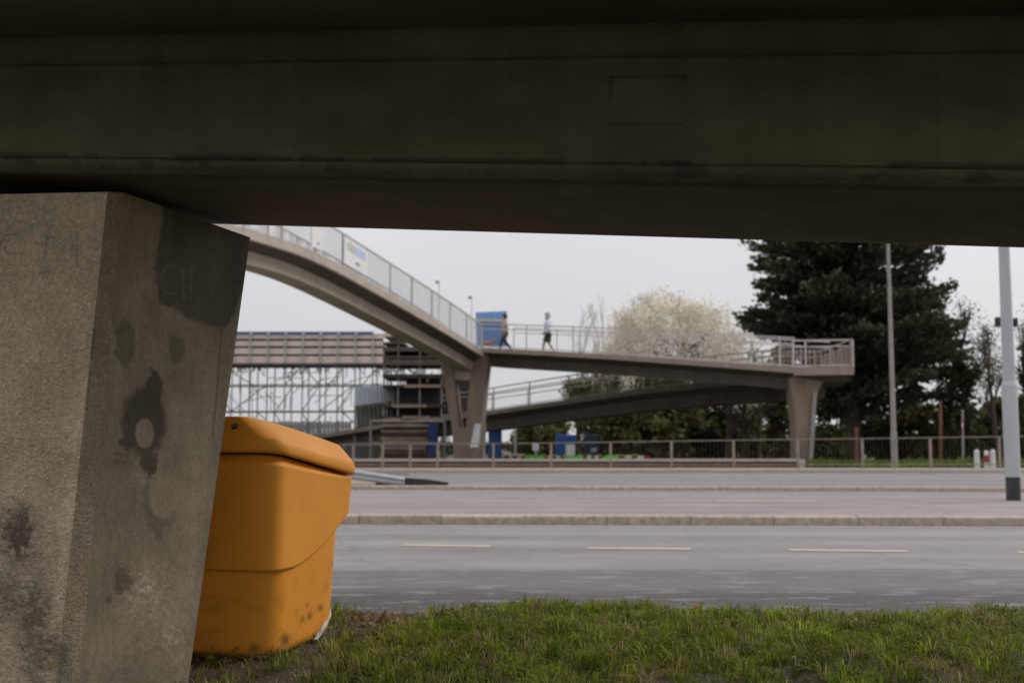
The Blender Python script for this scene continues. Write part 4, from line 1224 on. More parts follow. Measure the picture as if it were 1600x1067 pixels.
# stair tower of scaffolding, darker and denser
TY = 58.0
tw = thing('scaffold_tower', 'dense dark scaffold stair tower with timber decks under the end of the curved span', 'scaffolding', (P(640, 700, TY).x, TY, 0))
def tz(py): return P(640, py, TY).z
txs = [P(x, 600, TY).x for x in (600, 622, 656, 690)]
for yy in (TY, TY + 1.6, TY + 3.2):
    for x in txs:
        mb = MB(); mb.tube((x, yy, -.16), (x, yy, tz(535)), .045, .045, 7); mb.build('standard', M['scaf'], tw)
for py, m_, th in ((523, 'board', .16), (536, 'board_dark', .1), (545.5, 'board_dark', .22), (558, 'board_dark', .1), (566, 'board_dark', .28), (587.5, 'timber_dark', .20), (603, 'timber_dark', .12), (634, 'timber_dark', .16), (652, 'timber_dark', .12)):
    xa, xb = P(598, 600, TY).x, P(694, 600, TY).x
    if py < 540: xb = P(632, 600, TY).x
    mb = MB(); mb.box(((xa + xb) / 2, TY + 1.6, tz(py)), (xb - xa, 3.4, th)); mb.build('deck', M[m_], tw)
for (xa, xb, ya, yb, m_) in ((634, 694, 596, 660, 'net'), (598, 700, 545, 571, 'net'), (616, 640, 606, 660, 'net'), (600, 632, 546, 568, 'net'), (700, 738, 590, 662, 'net'), (640, 700, 598, 664, 'net')):
    a = P(xa, yb, TY + 1.0); b = P(xb, ya, TY + 1.0)
    mb = MB(); mb.box(((a.x + b.x) / 2, TY + 1.0 + rr_.uniform(-.2, .2), (a.z + b.z) / 2), (b.x - a.x, .04, b.z - a.z)); mb.build('debris_sheet', M[m_], tw)
for (xa, xb, py) in ((612, 666, 634), (600, 626, 655), (628, 672, 652), (632, 690, 603)):
    a = P(xa, py, TY - .1); b = P(xb, py, TY - .1)
    mb = MB(); mb.bar(a, b, .05, .15); mb.build('toe_board', M['timber'], tw)
for k in range(26):
    a = Vector((rr_.uniform(txs[0], txs[-1]), TY + rr_.uniform(0, 3), tz(rr_.uniform(540, 640)))); b = a + Vector((rr_.uniform(-1.2, 1.2), rr_.uniform(-.4, .4), rr_.uniform(-1.1, 1.1)))
    mb = MB(); mb.tube(a, b, .035, .035, 6); mb.build('brace', M['scaf'], tw)

# corrugated sheets
def corrugated(quad, Y, n, m, name, label, amp=.11, Y2=None):
    tl, tr, br_, bl = [P(x, y, Y) for x, y in quad]
    r = thing(name, label, 'metal sheet', ((bl.x + br_.x) / 2, Y, min(bl.z, br_.z)))
    k = n * 4; fr = []; bk = []
    T = []; B = []
    for i in range(k + 1):
        t = i / k; o_ = amp * (1, .4, -1, .4)[i % 4]
        T.append(tl.lerp(tr, t) + Vector((0, o_, 0))); B.append(bl.lerp(br_, t) + Vector((0, o_, 0)))
    mb = MB()
    sh = Vector((0, .03, 0))
    nn_ = len(T); mb.add(T + B + [v + sh for v in T] + [v + sh for v in B],
        [(i, i + 1, nn_ + i + 1, nn_ + i) for i in range(k)] + [(2 * nn_ + i + 1, 2 * nn_ + i, 3 * nn_ + i, 3 * nn_ + i + 1) for i in range(k)] + [(i, 2 * nn_ + i, 2 * nn_ + i + 1, i + 1) for i in range(k)] + [(nn_ + i, nn_ + i + 1, 3 * nn_ + i + 1, 3 * nn_ + i) for i in range(k)])
    mb.build('sheet', m, r)
    mb = MB(); mb.bar(bl + Vector((0, -.07, -.03)), br_ + Vector((0, -.07, -.03)), .05, .09); mb.build('edge_rail', M['board_dark'], r)
    for p_ in (bl, br_):
        mb = MB(); mb.tube((p_.x, Y + .12, -.16), p_ + Vector((0, .12, .1)), .04, .04, 6); mb.build('support_post', M['scaf'], r)
corrugated([(553, 604), (616, 601), (618, 626), (554, 635)], 60, 10, M['corr'], 'corrugated_sheet', 'tilted pale blue-grey corrugated steel sheet, the upper of two by the scaffold tower')
corrugated([(554, 636), (622, 628), (624, 658), (556, 668)], 60.5, 10, M['corr_dark'], 'corrugated_sheet', 'dull grey-green corrugated sheet hanging just below the pale blue-grey one')
corrugated([(536, 692), (592, 690), (592, 724), (536, 724)], 58.5, 12, M['corr_dark'], 'corrugated_sheet', 'dark green corrugated sheet at ground level left of the stacked timber')
# hoarding far left
hd = thing('palisade_hoarding', 'pale grey upright-ribbed hoarding behind the scaffolding above the orange bin', 'hoarding', (P(440, 700, 74).x, 74, 0))
a = P(120, 655, 74); b = P(545, 655, 74)
rr2 = random.Random(8); x = a.x
mb = MB()
while x < b.x:
    mb.box((x + .1, 74 + rr2.uniform(0, .05), 1.05), (.2, .05, a.z * 2 - 2.1 + 2.1 - .05 + rr2.uniform(-.1, .1)) if False else (.2, .05, 2.5 + rr2.uniform(-.06, .06))); x += .235
mb.build('boards', M['hoard'], hd)
mb = MB(); mb.box(((a.x + b.x) / 2, 74.15, 1.0), (b.x - a.x, .1, .15)); mb.box(((a.x + b.x) / 2, 74.15, 2.0), (b.x - a.x, .1, .15)); mb.build('rails', M['hoard'], hd)

# timber stack / board wall
def stack():
    Y = 56
    xa, xb = P(596, 700, Y).x, P(668, 700, Y).x
    r = thing('timber_stack', 'stack of brown timber boards left of the dark blue door', 'timber stack', ((xa + xb) / 2, Y, 0))
    rows = [(663, 667, 'timber'), (668, 671, 'timber_dark'), (672, 675, 'timber'), (676, 682, 'timber_dark'), (683, 686.5, 'timber'), (687.5, 691.5, 'timber'), (692, 697, 'board_dark'), (697.5, 702, 'timber'), (703, 708, 'board_dark'), (708.5, 714, 'timber_dark'), (714.5, 720, 'board_dark'), (720.5, 728, 'timber_dark')]
    q = random.Random(6)
    for ya, yb, m_ in rows:
        za, zb = P(640, ya, Y).z, P(640, yb, Y).z
        l = q.uniform(-.08, .08); rg = q.uniform(-.08, .08)
        rot = Matrix.Rotation(q.uniform(-.008, .008), 3, 'Y')
        mb = MB(); mb.box(((xa + xb) / 2 + l, Y + q.uniform(-.06, .06) + .6, (za + zb) / 2), (xb - xa + rg, 1.2, za - zb), rot=rot); mb.build('board', M[m_], r, bevel=.01)
    mb = MB(); mb.box(((xa + xb) / 2, Y + 1.0, P(0, 694, Y).z), (xb - xa - .1, .7, P(0, 663, Y).z - P(0, 726, Y).z)); mb.build('core', M['timber_dark'], r)
stack()
def cabin(x0, x1, y0, label, m, Y, name, cat, dark_side=None, extra=None, roof=None):
    a = P(x0, y0, Y); b = P(x1, y0, Y); r = thing(name, label, cat, ((a.x + b.x) / 2, Y, -.1))
    wd = b.x - a.x; h = a.z + .12; d = wd if wd < 1.4 else 1.2
    mb = MB(); mb.box(((a.x + b.x) / 2, Y + d / 2, h / 2 - .12), (wd, d, h)); mb.build('shell', m, r, bevel=.03)
    mb = MB(); mb.box(((a.x + b.x) / 2, Y - .015, h / 2 - .15), (wd * .72, .03, h * .86)); dd_ = mb.build('door', m, r, bevel=.012)
    mb = MB(); mb.box((a.x + wd * .78, Y - .045, h * .42), (.05, .03, .12)); mb.build('handle', M['galv_dark'], dd_)
    if roof: 
        mb = MB(); mb.rings([[((a.x + b.x) / 2 + sx_ * wd / 2 * s, Y + d / 2 + sy_ * d / 2 * s, h - .12 + z) for sx_, sy_ in ((-1, -1), (1, -1), (1, 1), (-1, 1))] for s, z in ((1.03, .002), (1.03, .06), (.6, .2))]); mb.build('roof', M['white'], r, bevel=.03)
    return r, a, b, h
r, a, b, h = cabin(669, 684, 659, 'dark blue cabin door between the timber stack and the V-shaped bridge pier', mat('deep_blue', (.008, .03, .13), (.006, .02, .09), 2, .6), 55.5, 'site_toilet', 'portable toilet')
cabin(763, 784, 669, 'bright blue portable toilet with a white roof right of the V-shaped pier', M['blue'], 56, 'site_toilet', 'portable toilet', roof=True)
r, a, b, h = cabin(869, 900, 679, 'bright blue cabinet with a white notice on its right half', M['blue'], 60, 'site_cabinet', 'cabinet')
mb = MB(); q0 = P(884, 712, 59.9); q1 = P(898, 694, 59.9); mb.box(((q0.x + q1.x) / 2, 59.93, (q0.z + q1.z) / 2), (q1.x - q0.x, .03, q1.z - q0.z)); mb.build('notice', M['white'], r)
r, a, b, h = cabin(914, 937, 679, 'dark navy cabinet right of the bright blue one', M['navy'], 60, 'site_cabinet', 'cabinet')
mb = MB(); q0 = P(923, 706, 59.9); q1 = P(932, 700, 59.9); mb.box(((q0.x + q1.x) / 2, 59.93, (q0.z + q1.z) / 2), (q1.x - q0.x, .03, q1.z - q0.z)); mb.build('label_plate', M['hoard'], r)
# white sheet wrapped on the V pier's leg (notice on a leg)
q = [P(742, 662, Yv - .06), P(751.5, 662, Yv - .06), P(747.5, 699, Yv - .06), (P(734.5, 699, Yv - .06))]
mb = MB(); mb.rings([q, [v + Vector((0, .05, 0)) for v in q]]); o = mb.build('white_poster', M['white']); tag(o, 'white sheet fixed to the right leg of the V-shaped bridge pier', 'poster')
# tubular frame around the site gate
Y = 54.5
tf_ = thing('tubular_frame', 'grey tube frame with rounded corners in front of the timber stack and blue door', 'frame', (P(637, 724, Y).x, Y, 0))
mb = MB(); mb.path([P(579, 726, Y), P(579, 658, Y), P(690, 658, Y), P(693.5, 659.5, Y), P(695, 664, Y), P(695, 726, Y)], .055, 8); mb.build('tube', M['scaf'], tf_)
mb = MB(); mb.path([P(579, 692, Y), P(695, 692, Y)], .03, 8); mb.build('cross_tube', M['scaf'], tf_)
# grey post left of the blue toilet
a = P(756, 726, 53); mb = MB(); mb.tube((a.x, 53, -.1), P(757, 664, 53), .08, .08, 10); o = mb.build('grey_post', M['rail']); tag(o, 'plain grey post between the V-shaped pier and the bright blue toilet', 'post')
# thin sign pole with white plates
for (px, y0, Y, plate, lab) in ((805, 642, 62, None, 'thin pale pole right of the bright blue toilet'), (837, 694, 61, (832, 842, 692, 704), 'short pole with a small white plate left of the bright blue cabinet')):
    a = P(px, 720, Y); r = thing('sign_pole', lab, 'sign pole', (a.x, Y, 0))
    mb = MB(); mb.tube((a.x, Y, -.16), P(px, y0, Y), .05, .05, 8); mb.build('pole', M['rail'], r)
    if plate:
        q0 = P(plate[0], plate[3], Y - .07); q1 = P(plate[1], plate[2], Y - .07); mb = MB(); mb.box(((q0.x + q1.x) / 2, Y - .07, (q0.z + q1.z) / 2), (q1.x - q0.x, .02, q1.z - q0.z)); mb.build('plate', M['white'], r)
# pile of pale blocks by the blue toilet
mb_r = thing('block_pile', 'pile of pale concrete blocks between the bright blue toilet and the road barriers', 'rubble', P(797, 720, 58.5))
q = random.Random(2)
for i in range(16):
    c = P(q.uniform(786, 812), 718 - (i // 5) * 3.6, 58.5); mb = MB(); mb.box(c + Vector((0, q.uniform(-.2, .2), 0)), (.5, .3, .12), rz=q.uniform(-.15, .15)); mb.build('block', M['pale'] if 'pale' in M else M['board'], mb_r)

# ------------------------------------------------------------------ row of low plastic barriers, green with red and white boards
def plastic_barrier(x0, x1, Y, label, slope, seed, reds):
    a = P(x0, 724, Y); b = P(x1, 724, Y); zt_ = P(x0, 710.5, Y).z; z0 = P(x0, 724, Y).z
    r = thing('plastic_barrier', label, 'traffic barrier', ((a.x + b.x) / 2, Y, z0), 'green plastic barriers in a row')
    q = random.Random(seed); mb = MB()
    n = 14; rings = []
    for i in range(n + 1):
        t = i / n; x = lerp(a.x, b.x, t)
        h = zt_ - z0
        tp = h * (1 - .22 * (math.sin(t * math.pi * 5 + seed) > .3)) if slope == 0 else h * (1 - max(0, t - .6) / .4 * .9)
        tp = max(.05, tp)
        rings.append([(x, Y + y, z0 + z) for y, z in ((-.22, 0), (-.2, .08), (-.1, tp * .55), (-.07, tp), (.07, tp), (.1, tp * .55), (.2, .08), (.22, 0))])
    mb.rings(rings); mb.build('body', M['green'], r, bevel=.01)
    for k, c in enumerate(reds):
        n2 = len(reds); w2 = (b.x - a.x) * .78 / n2; xx = a.x + (b.x - a.x) * .10 + w2 * (k + .5)
        mb = MB(); mb.box((xx, Y - .26, z0 + (zt_ - z0) * .68), (w2 * .97, .03, (zt_ - z0) * .52)); mb.build('reflective_board', M[c], r)
specs = [(764, 784, [], 'green plastic barrier in front of the bright blue toilet, leftmost of the row'),
         (784, 826, ['red', 'board', 'red', 'board', 'red'], 'barrier with red and sand-coloured boards below the thin pale pole'),
         (826, 848, [], 'plain green plastic barrier just left of the small white plate on its pole'),
         (846, 886, ['red', 'white', 'red', 'white', 'red'], 'green barrier with red and white boards under the bright blue cabinet'),
         (884, 908, [], 'plain green plastic barrier between the two cabinets'),
         (907, 945, ['red', 'white', 'red', 'white', 'red'], 'green barrier with red and white boards under the navy cabinet'),
         (944, 962, [], 'plain green plastic barrier right of the navy cabinet'),
         (960, 1022, ['red', 'white', 'red', 'white', 'red'], 'rightmost green barrier with red and white boards and a sloping end')]
for i, (xa, xb, rd, lb) in enumerate(specs): plastic_barrier(xa, xb, 57 + (i % 2) * .1, lb, 1 if i == 7 else 0, i, rd)

# ------------------------------------------------------------------ vegetation
def leaf_mat(name, c1, c2, trans=.25, rough=.7):
    return mat(name, c1, c2, 1.1, rough, attr='tint', trans=trans, spec=.2, detail=4)
def leaf_cloud(name, cen, size, m, parent, long=1.0, tint=None, droop=0.0, seed=0, dirs=None):
    """one small bent quad per centre"""
    r = np.random.default_rng(seed); n = len(cen)
    if dirs is None:
        d = r.normal(size=(n, 3)); d[:, 2] -= droop
    else: d = dirs + r.normal(size=(n, 3)) * .35
    d /= np.linalg.norm(d, axis=1)[:, None] + 1e-9
    a = r.normal(size=(n, 3)); s = np.cross(d, a); s /= np.linalg.norm(s, axis=1)[:, None] + 1e-9
    sz = size * r.uniform(.55, 1.35, n)[:, None]
    L = d * sz * long; Wd = s * sz * .5
    c = np.asarray(cen)
    v = np.stack([c - L * .5, c + Wd, c + L * .5, c - Wd], 1).reshape(-1, 3)
    f = np.arange(4 * n).reshape(-1, 4)
    t = (r.uniform(.6, 1.35, n) if tint is None else tint * r.uniform(.75, 1.25, n))
    return np_mesh(name, v, f, m, parent, attr=np.repeat(t, 4))
def limb_points(p, d, L, n, q, wob=.12, grav=0.0):
    pts = [Vector(p)]; d = Vector(d).normalized()
    for i in range(n):
        d = (d + Vector((q.gauss(0, wob), q.gauss(0, wob), q.gauss(0, wob) + grav))).normalized()
        pts.append(pts[-1] + d * L / n)
    return pts
def taper(mb, pts, r0, r1, n=6):
    k = len(pts) - 1
    for i in range(k): mb.tube(pts[i], pts[i + 1], lerp(r0, r1, i / k), lerp(r0, r1, (i + 1) / k), n, cap=False)
def branchy(base, H, r0, q, levels=3, spread=.6, nb=5, up=.25, start=.3, wob=.1, lean=(0, 0)):
    """returns mesh builder with trunk and limbs, plus twig points"""
    mb = MB(); tips = []
    trunk = limb_points(base, (lean[0], lean[1], 1), H * .8, 8, q, .05)
    taper(mb, trunk, r0, r0 * .25, 9)
    def grow(pts, r, L, lv):
        for k in range(nb):
            t = lerp(start, 1, (k + q.random()) / nb); i = min(len(pts) - 2, int(t * (len(pts) - 1))); p = pts[i].lerp(pts[i + 1], q.random())
            az = q.uniform(0, 2 * math.pi); d = Vector((math.cos(az) * spread, math.sin(az) * spread, up + q.uniform(-.1, .4)))
            base_d = (pts[i + 1] - pts[i]).normalized(); d = (d + base_d * .6)
            l = L * q.uniform(.6, 1.1) * (1 - .35 * t)
            b = limb_points(p, d, l, 5, q, .16)
            taper(mb, b, r * .45, r * .12, 5 if lv > 1 else 4)
            tips.extend(b[2:])
            if lv > 1: grow(b, r * .45, l * .62, lv - 1)
    grow(trunk, r0, H * .42, levels)
    return mb, [tuple(t) for t in tips], trunk

# big dark cedar
def cedar():
    q = random.Random(21); r = np.random.default_rng(21)
    Y = 53.0; base = P(1328, 730, Y); base.z = 0
    root = thing('cedar_tree', 'huge dark evergreen cedar with layered boughs behind the right bridge landing', 'tree', base)
    mb = MB()
    trunk = [base + Vector((0, 0, -.2)), base + Vector((.05, 0, 2)), base + Vector((-.1, .1, 5)), base + Vector((.1, .1, 9)), base + Vector((.2, 0, 13.4))]
    taper(mb, trunk, .62, .08, 12)
    t2 = limb_points(base + Vector((-.1, 0, 2.4)), (-.45, .1, 1), 7.5, 6, q, .06); taper(mb, t2, .3, .06, 8)
    t3 = limb_points(base + Vector((.1, 0, 2.0)), (.5, .2, 1), 8, 6, q, .06); taper(mb, t3, .32, .06, 8)
    cen = []; dr = []; tn = []
    def bough(p, az, L, el, dens=1.0):
        pts = limb_points(p, (math.cos(az), math.sin(az), el), L, 7, q, .06, .012)
        taper(mb, pts, .10 * L / 4, .015, 5)
        dd = (pts[-1] - pts[0]).normalized()
        n = int(470 * L / 4 * dens)
        tone = q.uniform(.55, 1.5)
        for k in range(n):
            t = q.random() ** .75; x = t * (len(pts) - 1); i = min(len(pts) - 2, int(x)); c = pts[i].lerp(pts[i + 1], x - i)
            w_ = (.16 + .42 * math.sin(min(1, t * 1.05) * math.pi) ** .7) * L / 4
            side = Vector((-math.sin(az), math.cos(az), 0))
            o = side * q.gauss(0, w_) + Vector((0, 0, q.gauss(.02, .13))) + dd * q.uniform(-.25, .3)
            cen.append(tuple(c + o)); dr.append(tuple(dd + side * (1 if o.dot(side) > 0 else -1) * .6 + Vector((0, 0, .25)))); tn.append(tone)
    # profile of half widths by height: (z, half width left, half width right)
    prof_z = [(2.3, 2.0, 3.6), (3.5, 2.8, 4.8), (5.0, 3.6, 5.2), (6.2, 4.9, 5.0), (7.2, 4.6, 4.2), (8.2, 4.1, 3.9), (9.2, 4.2, 4.4), (10.2, 4.1, 4.4), (11.2, 3.4, 3.4), (12.4, 2.4, 2.4), (13.4, 1.0, 1.2)]
    def hw(z, right):
        for (a, l0, r0), (b, l1, r1) in zip(prof_z[:-1], prof_z[1:]):
            if a <= z <= b:
                t = (z - a) / (b - a); return lerp(r0, r1, t) if right else lerp(l0, l1, t)
        return 1
    for k in range(250):
        z = 2.3 + (k / 250) * 11.0 + q.uniform(-.2, .2); z = min(13.3, max(2.3, z)); az = q.uniform(0, 2 * math.pi)
        c_ = math.cos(az); w_ = hw(z, c_ > 0)
        L = w_ * q.choice((q.uniform(.62, .9), q.uniform(.85, 1.05), q.uniform(1.0, 1.18 if c_ > 0 else 1.05))) * (1 if abs(c_) > .3 else .9)
        z0 = z - L * .10
        bough(Vector((base.x + q.uniform(-.2, .2), base.y, max(2.1, z0))), az, L, q.uniform(.0, .2), .95 if z > 4.8 else .55)
    # upswept spiky boughs at the top right
    for (dx, z, az, L, el) in ((2.6, 9.0, .1, 2.6, .9), (2.9, 8.6, -.1, 2.3, .8), (2.3, 8.2, .3, 3.0, .55), (3.0, 9.3, .2, 2.0, 1.3), (-3, 9.6, 3.0, 1.9, .5), (-2.6, 10, 3.3, 2.0, .6)):
        bough(base + Vector((dx, 0, z)), az, L, el, .5)
    mb.build('trunk', M['bark'], root)
    m = leaf_mat('cedar_needles', (.085, .092, .05), (.042, .048, .028), .1)
    leaf_cloud('crown', np.array(cen), .15, m, root, long=1.8, tint=np.array(tn), dirs=np.array(dr), seed=4)
cedar()

def blossom():
    q = random.Random(4); r = np.random.default_rng(9)
    Y = 63.0; base = P(1058, 722, Y); base.z = 0
    root = thing('blossom_tree', 'broad pale cream blossoming tree rising behind the right bridge span', 'tree', base)
    mb, tips, trunk = branchy(base, 8.0, .22, q, 2, .95, 5, .38, .3, .1)
    top = P(1058, 462, Y).z
    cx = base.x
    # keep a rounded head, hang strands from it
    cen = []; tn = []; dr = []
    prof_ = [(455, 1040, 24), (475, 1042, 70), (500, 1045, 100), (530, 1055, 118), (560, 1062, 124), (600, 1060, 118), (640, 1050, 100)]
    clumps = []
    for k in range(470):
        py = q.uniform(462, 640) if q.random() < .5 else q.uniform(462, 575)
        for (a, c0, w0), (b, c1, w1) in zip(prof_[:-1], prof_[1:]):
            if a <= py <= b: t = (py - a) / (b - a); c_, w_ = lerp(c0, c1, t), lerp(w0, w1, t)
        px = c_ + w_ * math.sin(q.uniform(-1.5, 1.5)) * (q.uniform(.7, 1.0) if q.random() < .85 else q.uniform(.95, 1.15))
        p = P(px, py, Y) + Vector((0, q.gauss(0, 1.9), 0)); clumps.append(p)
    for p in clumps:
        n = q.randint(50, 120); L = q.uniform(.5, 1.9); tone = q.uniform(.6, 1.2)
        dx = q.gauss(0, .25)
        for k in range(n):
            t = q.random()
            cen.append((p.x + q.gauss(0, .30) + dx * t, p.y + q.gauss(0, .25), p.z - L * t + q.gauss(0, .08))); tn.append(tone); dr.append((dx, 0, -1))
    for p in clumps[::9]:
        i = q.randrange(2, len(trunk)); s = trunk[i]
        mid = s.lerp(p, .5) + Vector((0, 0, .5)); taper(mb, [s, mid, p], .045, .01, 4)
    mb.build('trunk', M['bark'], root)
    m = leaf_mat('cream_blossom', (.84, .79, .68), (.74, .68, .54), .55)
    leaf_cloud('crown', np.array(cen), .074, m, root, long=1.6, tint=np.array(tn), dirs=np.array(dr), seed=5)
blossom()

def bushy(px, y_top, y_bot, wpx, Y, label, c1, c2, seed, group=None, leafsize=.2, dens=1.0, name='tree', cat='tree', trunk_r=.16, gap=.0, trans=.2, full=True, depth=1.0):
    q = random.Random(seed); r = np.random.default_rng(seed)
    base = P(px, 722, Y); base.z = 0
    root = thing(name, label, cat, base, group)
    top = P(px, y_top, Y).z; bot = max(.05, P(px, y_bot, Y).z); hwid = wpx / 2 / FPX * Y
    mb, tips, trunk = branchy(base, top * .95, trunk_r, q, 2, .7, 5, .4, .2, .1)
    mb.build('trunk' if cat == 'tree' else 'stems', M['bark'], root)
    nc = int(80 * dens * max(1, hwid * (top - bot) / 5)); cen = []; tn = []
    for k in range(nc):
        h = q.random(); z = lerp(bot, top, h)
        env = math.sqrt(max(.05, 1 - (abs(h - .45) / .62) ** 2.4)) * (1 - .18 * math.sin(h * 9 + seed))
        an = q.uniform(0, 2 * math.pi); rad = hwid * env * math.sqrt(q.random()) * q.uniform(.9, 1.06)
        c = Vector((base.x + rad * math.cos(an), base.y + rad * math.sin(an) * depth, z))
        tone = q.uniform(.5, 1.6); s = q.uniform(.16, .42) * min(1.6, max(.6, hwid / 2))
        m = q.randint(30, 60)
        o = r.normal(size=(m, 3)) * s * np.array((1, 1, .7)); cen.append(np.array(c)[None] + o); tn += [tone] * m
    cen = np.concatenate(cen); cen[:, 2] = np.maximum(cen[:, 2], .02)
    leaf_cloud('crown' if cat == 'tree' else 'foliage', cen, leafsize, leaf_mat('foliage', c1, c2, trans), root, long=1.4, tint=np.array(tn), seed=seed)
    return root
DG1, DG2 = (.17, .16, .062), (.08, .08, .035)
OL1, OL2 = (.23, .22, .08), (.12, .12, .045)
GP = 'dark trees behind the far footbridge'
bushy(960, 600, 722, 120, 62, 'dark olive tree directly behind the bright blue and navy cabinets', DG1, DG2, 31, GP)
bushy(1030, 585, 725, 120, 60, 'dense dark tree behind the low ramp, right of the navy cabinet', DG1, DG2, 32, GP)
bushy(1110, 590, 725, 110, 62, 'dark leafy tree below the right half of the bridge span', (.045, .05, .018), DG2, 33, GP)
bushy(1175, 600, 728, 90, 64, 'loose olive tree with a forked trunk left of the right-hand pier', OL1, DG2, 34, GP, dens=.6)
bushy(1225, 560, 700, 60, 56, 'tall narrow dark tree touching the left edge of the right-hand pier', DG1, DG2, 35, GP, trunk_r=.4, dens=.8)
bushy(858, 652, 722, 70, 70, 'small olive green bush tree right of the bright blue toilet', OL1, OL2, 36, None)
bushy(820, 668, 724, 36, 66, 'small dark bush behind the thin pale pole', DG1, DG2, 37, None, name='bush', cat='bush', leafsize=.15)
bushy(905, 596, 640, 50, 66, 'pale olive spray of leaves between the two ramps', OL1, (.14, .13, .05), 38, None, dens=.5, leafsize=.14)
bushy(975, 585, 625, 150, 66, 'brown-green twiggy tree seen through the railing of the low ramp', (.10, .09, .045), (.05, .05, .022), 39, None, dens=1.2, leafsize=.15)
bushy(1290, 668, 730, 62, 48, 'mid green shrub between the right-hand pier and the cedar trunk', (.07, .078, .024), (.035, .042, .014), 41, None, name='shrub', cat='shrub', leafsize=.14)
bushy(1372, 640, 728, 70, 58, 'twiggy brown-green bush right of the cedar trunk', (.055, .05, .026), DG2, 42, None, name='shrub', cat='shrub', dens=.7)
bushy(1435, 632, 730, 90, 57, 'dark shrub left of the tall rusty red post', DG1, DG2, 43, None, name='shrub', cat='shrub')
bushy(1500, 640, 730, 90, 58, 'dark shrub behind the small round road sign', DG1, DG2, 44, None, name='shrub', cat='shrub')
bushy(1575, 628, 730, 100, 58, 'dark shrub behind the thick lamp post', DG1, DG2, 45, None, name='shrub', cat='shrub')
bushy(1660, 600, 730, 130, 58, 'dark tree beyond the right edge of the guardrail', DG1, DG2, 46, None)
# distant low hedge closing the horizon
def hedge(x0, x1, yt, Y, label, seed, c1, c2, ls=.35):
    r = np.random.default_rng(seed); a = P(x0, 722, Y); b = P(x1, 722, Y); h = P(800, yt, Y).z
    root = thing('hedge', label, 'hedge', ((a.x + b.x) / 2, Y, 0))
    n = int(abs(b.x - a.x) * 150)
    xs = r.uniform(a.x, b.x, n); hh = h * (.72 + .5 * fbm(xs / 3, xs * 0 + 3, seed))
    c = np.stack([xs, Y + r.normal(size=n) * .8, hh * np.sqrt(r.random(n))], 1)
    leaf_cloud('foliage', c, ls, leaf_mat('hedge_leaves', c1, c2, .15), root, tint=.5 + fbm(xs / 1.2, c[:, 2], seed + 3), seed=seed)
    mb = MB()
    for x in np.arange(a.x, b.x, 1.1): mb.tube((x, Y, -.1), (x + .1, Y, h * .6), .05, .02, 5)
    mb.build('stems', M['bark'], root)
hedge(560, 1240, 690, 74, 'long dark hedge closing the view under the low ramp', 51, (.04, .045, .018), DG2, .28)
hedge(905, 1260, 640, 72, 'tall olive thicket filling the gap under the right half of the ramps', 54, (.17, .16, .06), (.07, .07, .03), .24)
hedge(1240, 1900, 672, 66, 'dark hedge closing the view behind the right-hand guardrail', 52, (.035, .04, .016), DG2, .28)
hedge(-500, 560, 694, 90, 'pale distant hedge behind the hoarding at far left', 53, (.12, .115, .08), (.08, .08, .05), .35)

# bare and ivy-covered trees at the right
def bare(px, ytop, Y, label, seed, r0, mtl, ivy=0, levels=3, spread=.5, nb=5, haze=False, leaf=0, lean=(0, 0)):
    q = random.Random(seed); base = P(px, 725, Y); base.z = 0; H = P(px, ytop, Y).z
    root = thing('bare_tree' if not ivy else 'ivy_tree', label, 'tree', base)
    mb, tips, trunk = branchy(base, H * 1.05, r0, q, levels, spread, nb, .55, .25, lean=lean)
    mb.build('trunk', mtl, root)
    r = np.random.default_rng(seed)
    if ivy:
        cen = []
        for a, b in zip(trunk[:-2], trunk[1:-1]):
            for k in range(int(ivy * 150)):
                t = q.random(); p = a.lerp(b, t); cen.append((p.x + q.gauss(0, .26), p.y + q.gauss(0, .26), p.z + q.gauss(0, .2)))
        for p in tips[::3]:
            if p[2] < H * .62:
                for k in range(9): cen.append((p[0] + q.gauss(0, .2), p[1] + q.gauss(0, .2), p[2] + q.gauss(0, .18)))
        leaf_cloud('ivy', np.array(cen), .17, leaf_mat('ivy_leaves', (.05, .06, .02), (.02, .028, .01), .15), root, seed=seed)
    if leaf:
        cen = np.array(tips)[r.integers(0, len(tips), leaf)] + r.normal(size=(leaf, 3)) * .25
        leaf_cloud('crown', cen, .09, leaf_mat('bud_leaves', (.13, .12, .06), (.09, .08, .045), .3), root, seed=seed)
bare(1521, 492, 52, 'ivy-clad tree just left of the thick lamp post', 61, .22, M['bark'], ivy=1.1, leaf=1500)
bare(1481, 545, 54, 'slim ivy-clad tree right of the cedar', 62, .15, M['bark'], ivy=.8, leaf=1800, spread=.35)
bare(1560, 515, 56, 'bare twiggy tree behind the thick lamp post', 63, .16, M['bark_pale'], leaf=2200, spread=.55)
bare(1625, 500, 54, 'twiggy tree at the far right edge of the view', 64, .2, M['bark'], ivy=.5, leaf=1800)
bare(1150, 525, 66, 'bare fine-twigged tree between the blossoming tree and the cedar', 65, .14, M['bark_pale'], leaf=900, nb=6)
bare(1185, 540, 62, 'bare tree just left of the cedar with thin grey branches', 66, .13, M['bark_pale'], leaf=500, nb=6)
bare(1140, 600, 55, 'dark forked bare tree standing under the right bridge span', 67, .26, M['bark'], levels=2, spread=.6)
bare(1163, 600, 57, 'second dark leaning bare tree under the right bridge span', 68, .2, M['bark'], levels=2, spread=.6, lean=(.2, 0))
haze_bark = mat('hazed_bark', (.52, .51, .52), (.45, .44, .45), 6, .95)  # bark colour paled to paint in the haze of distance
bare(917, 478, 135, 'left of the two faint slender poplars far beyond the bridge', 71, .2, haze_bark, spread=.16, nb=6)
bare(940, 488, 135, 'right of the two faint slender poplars far beyond the bridge', 72, .2, haze_bark, spread=.16, nb=6)
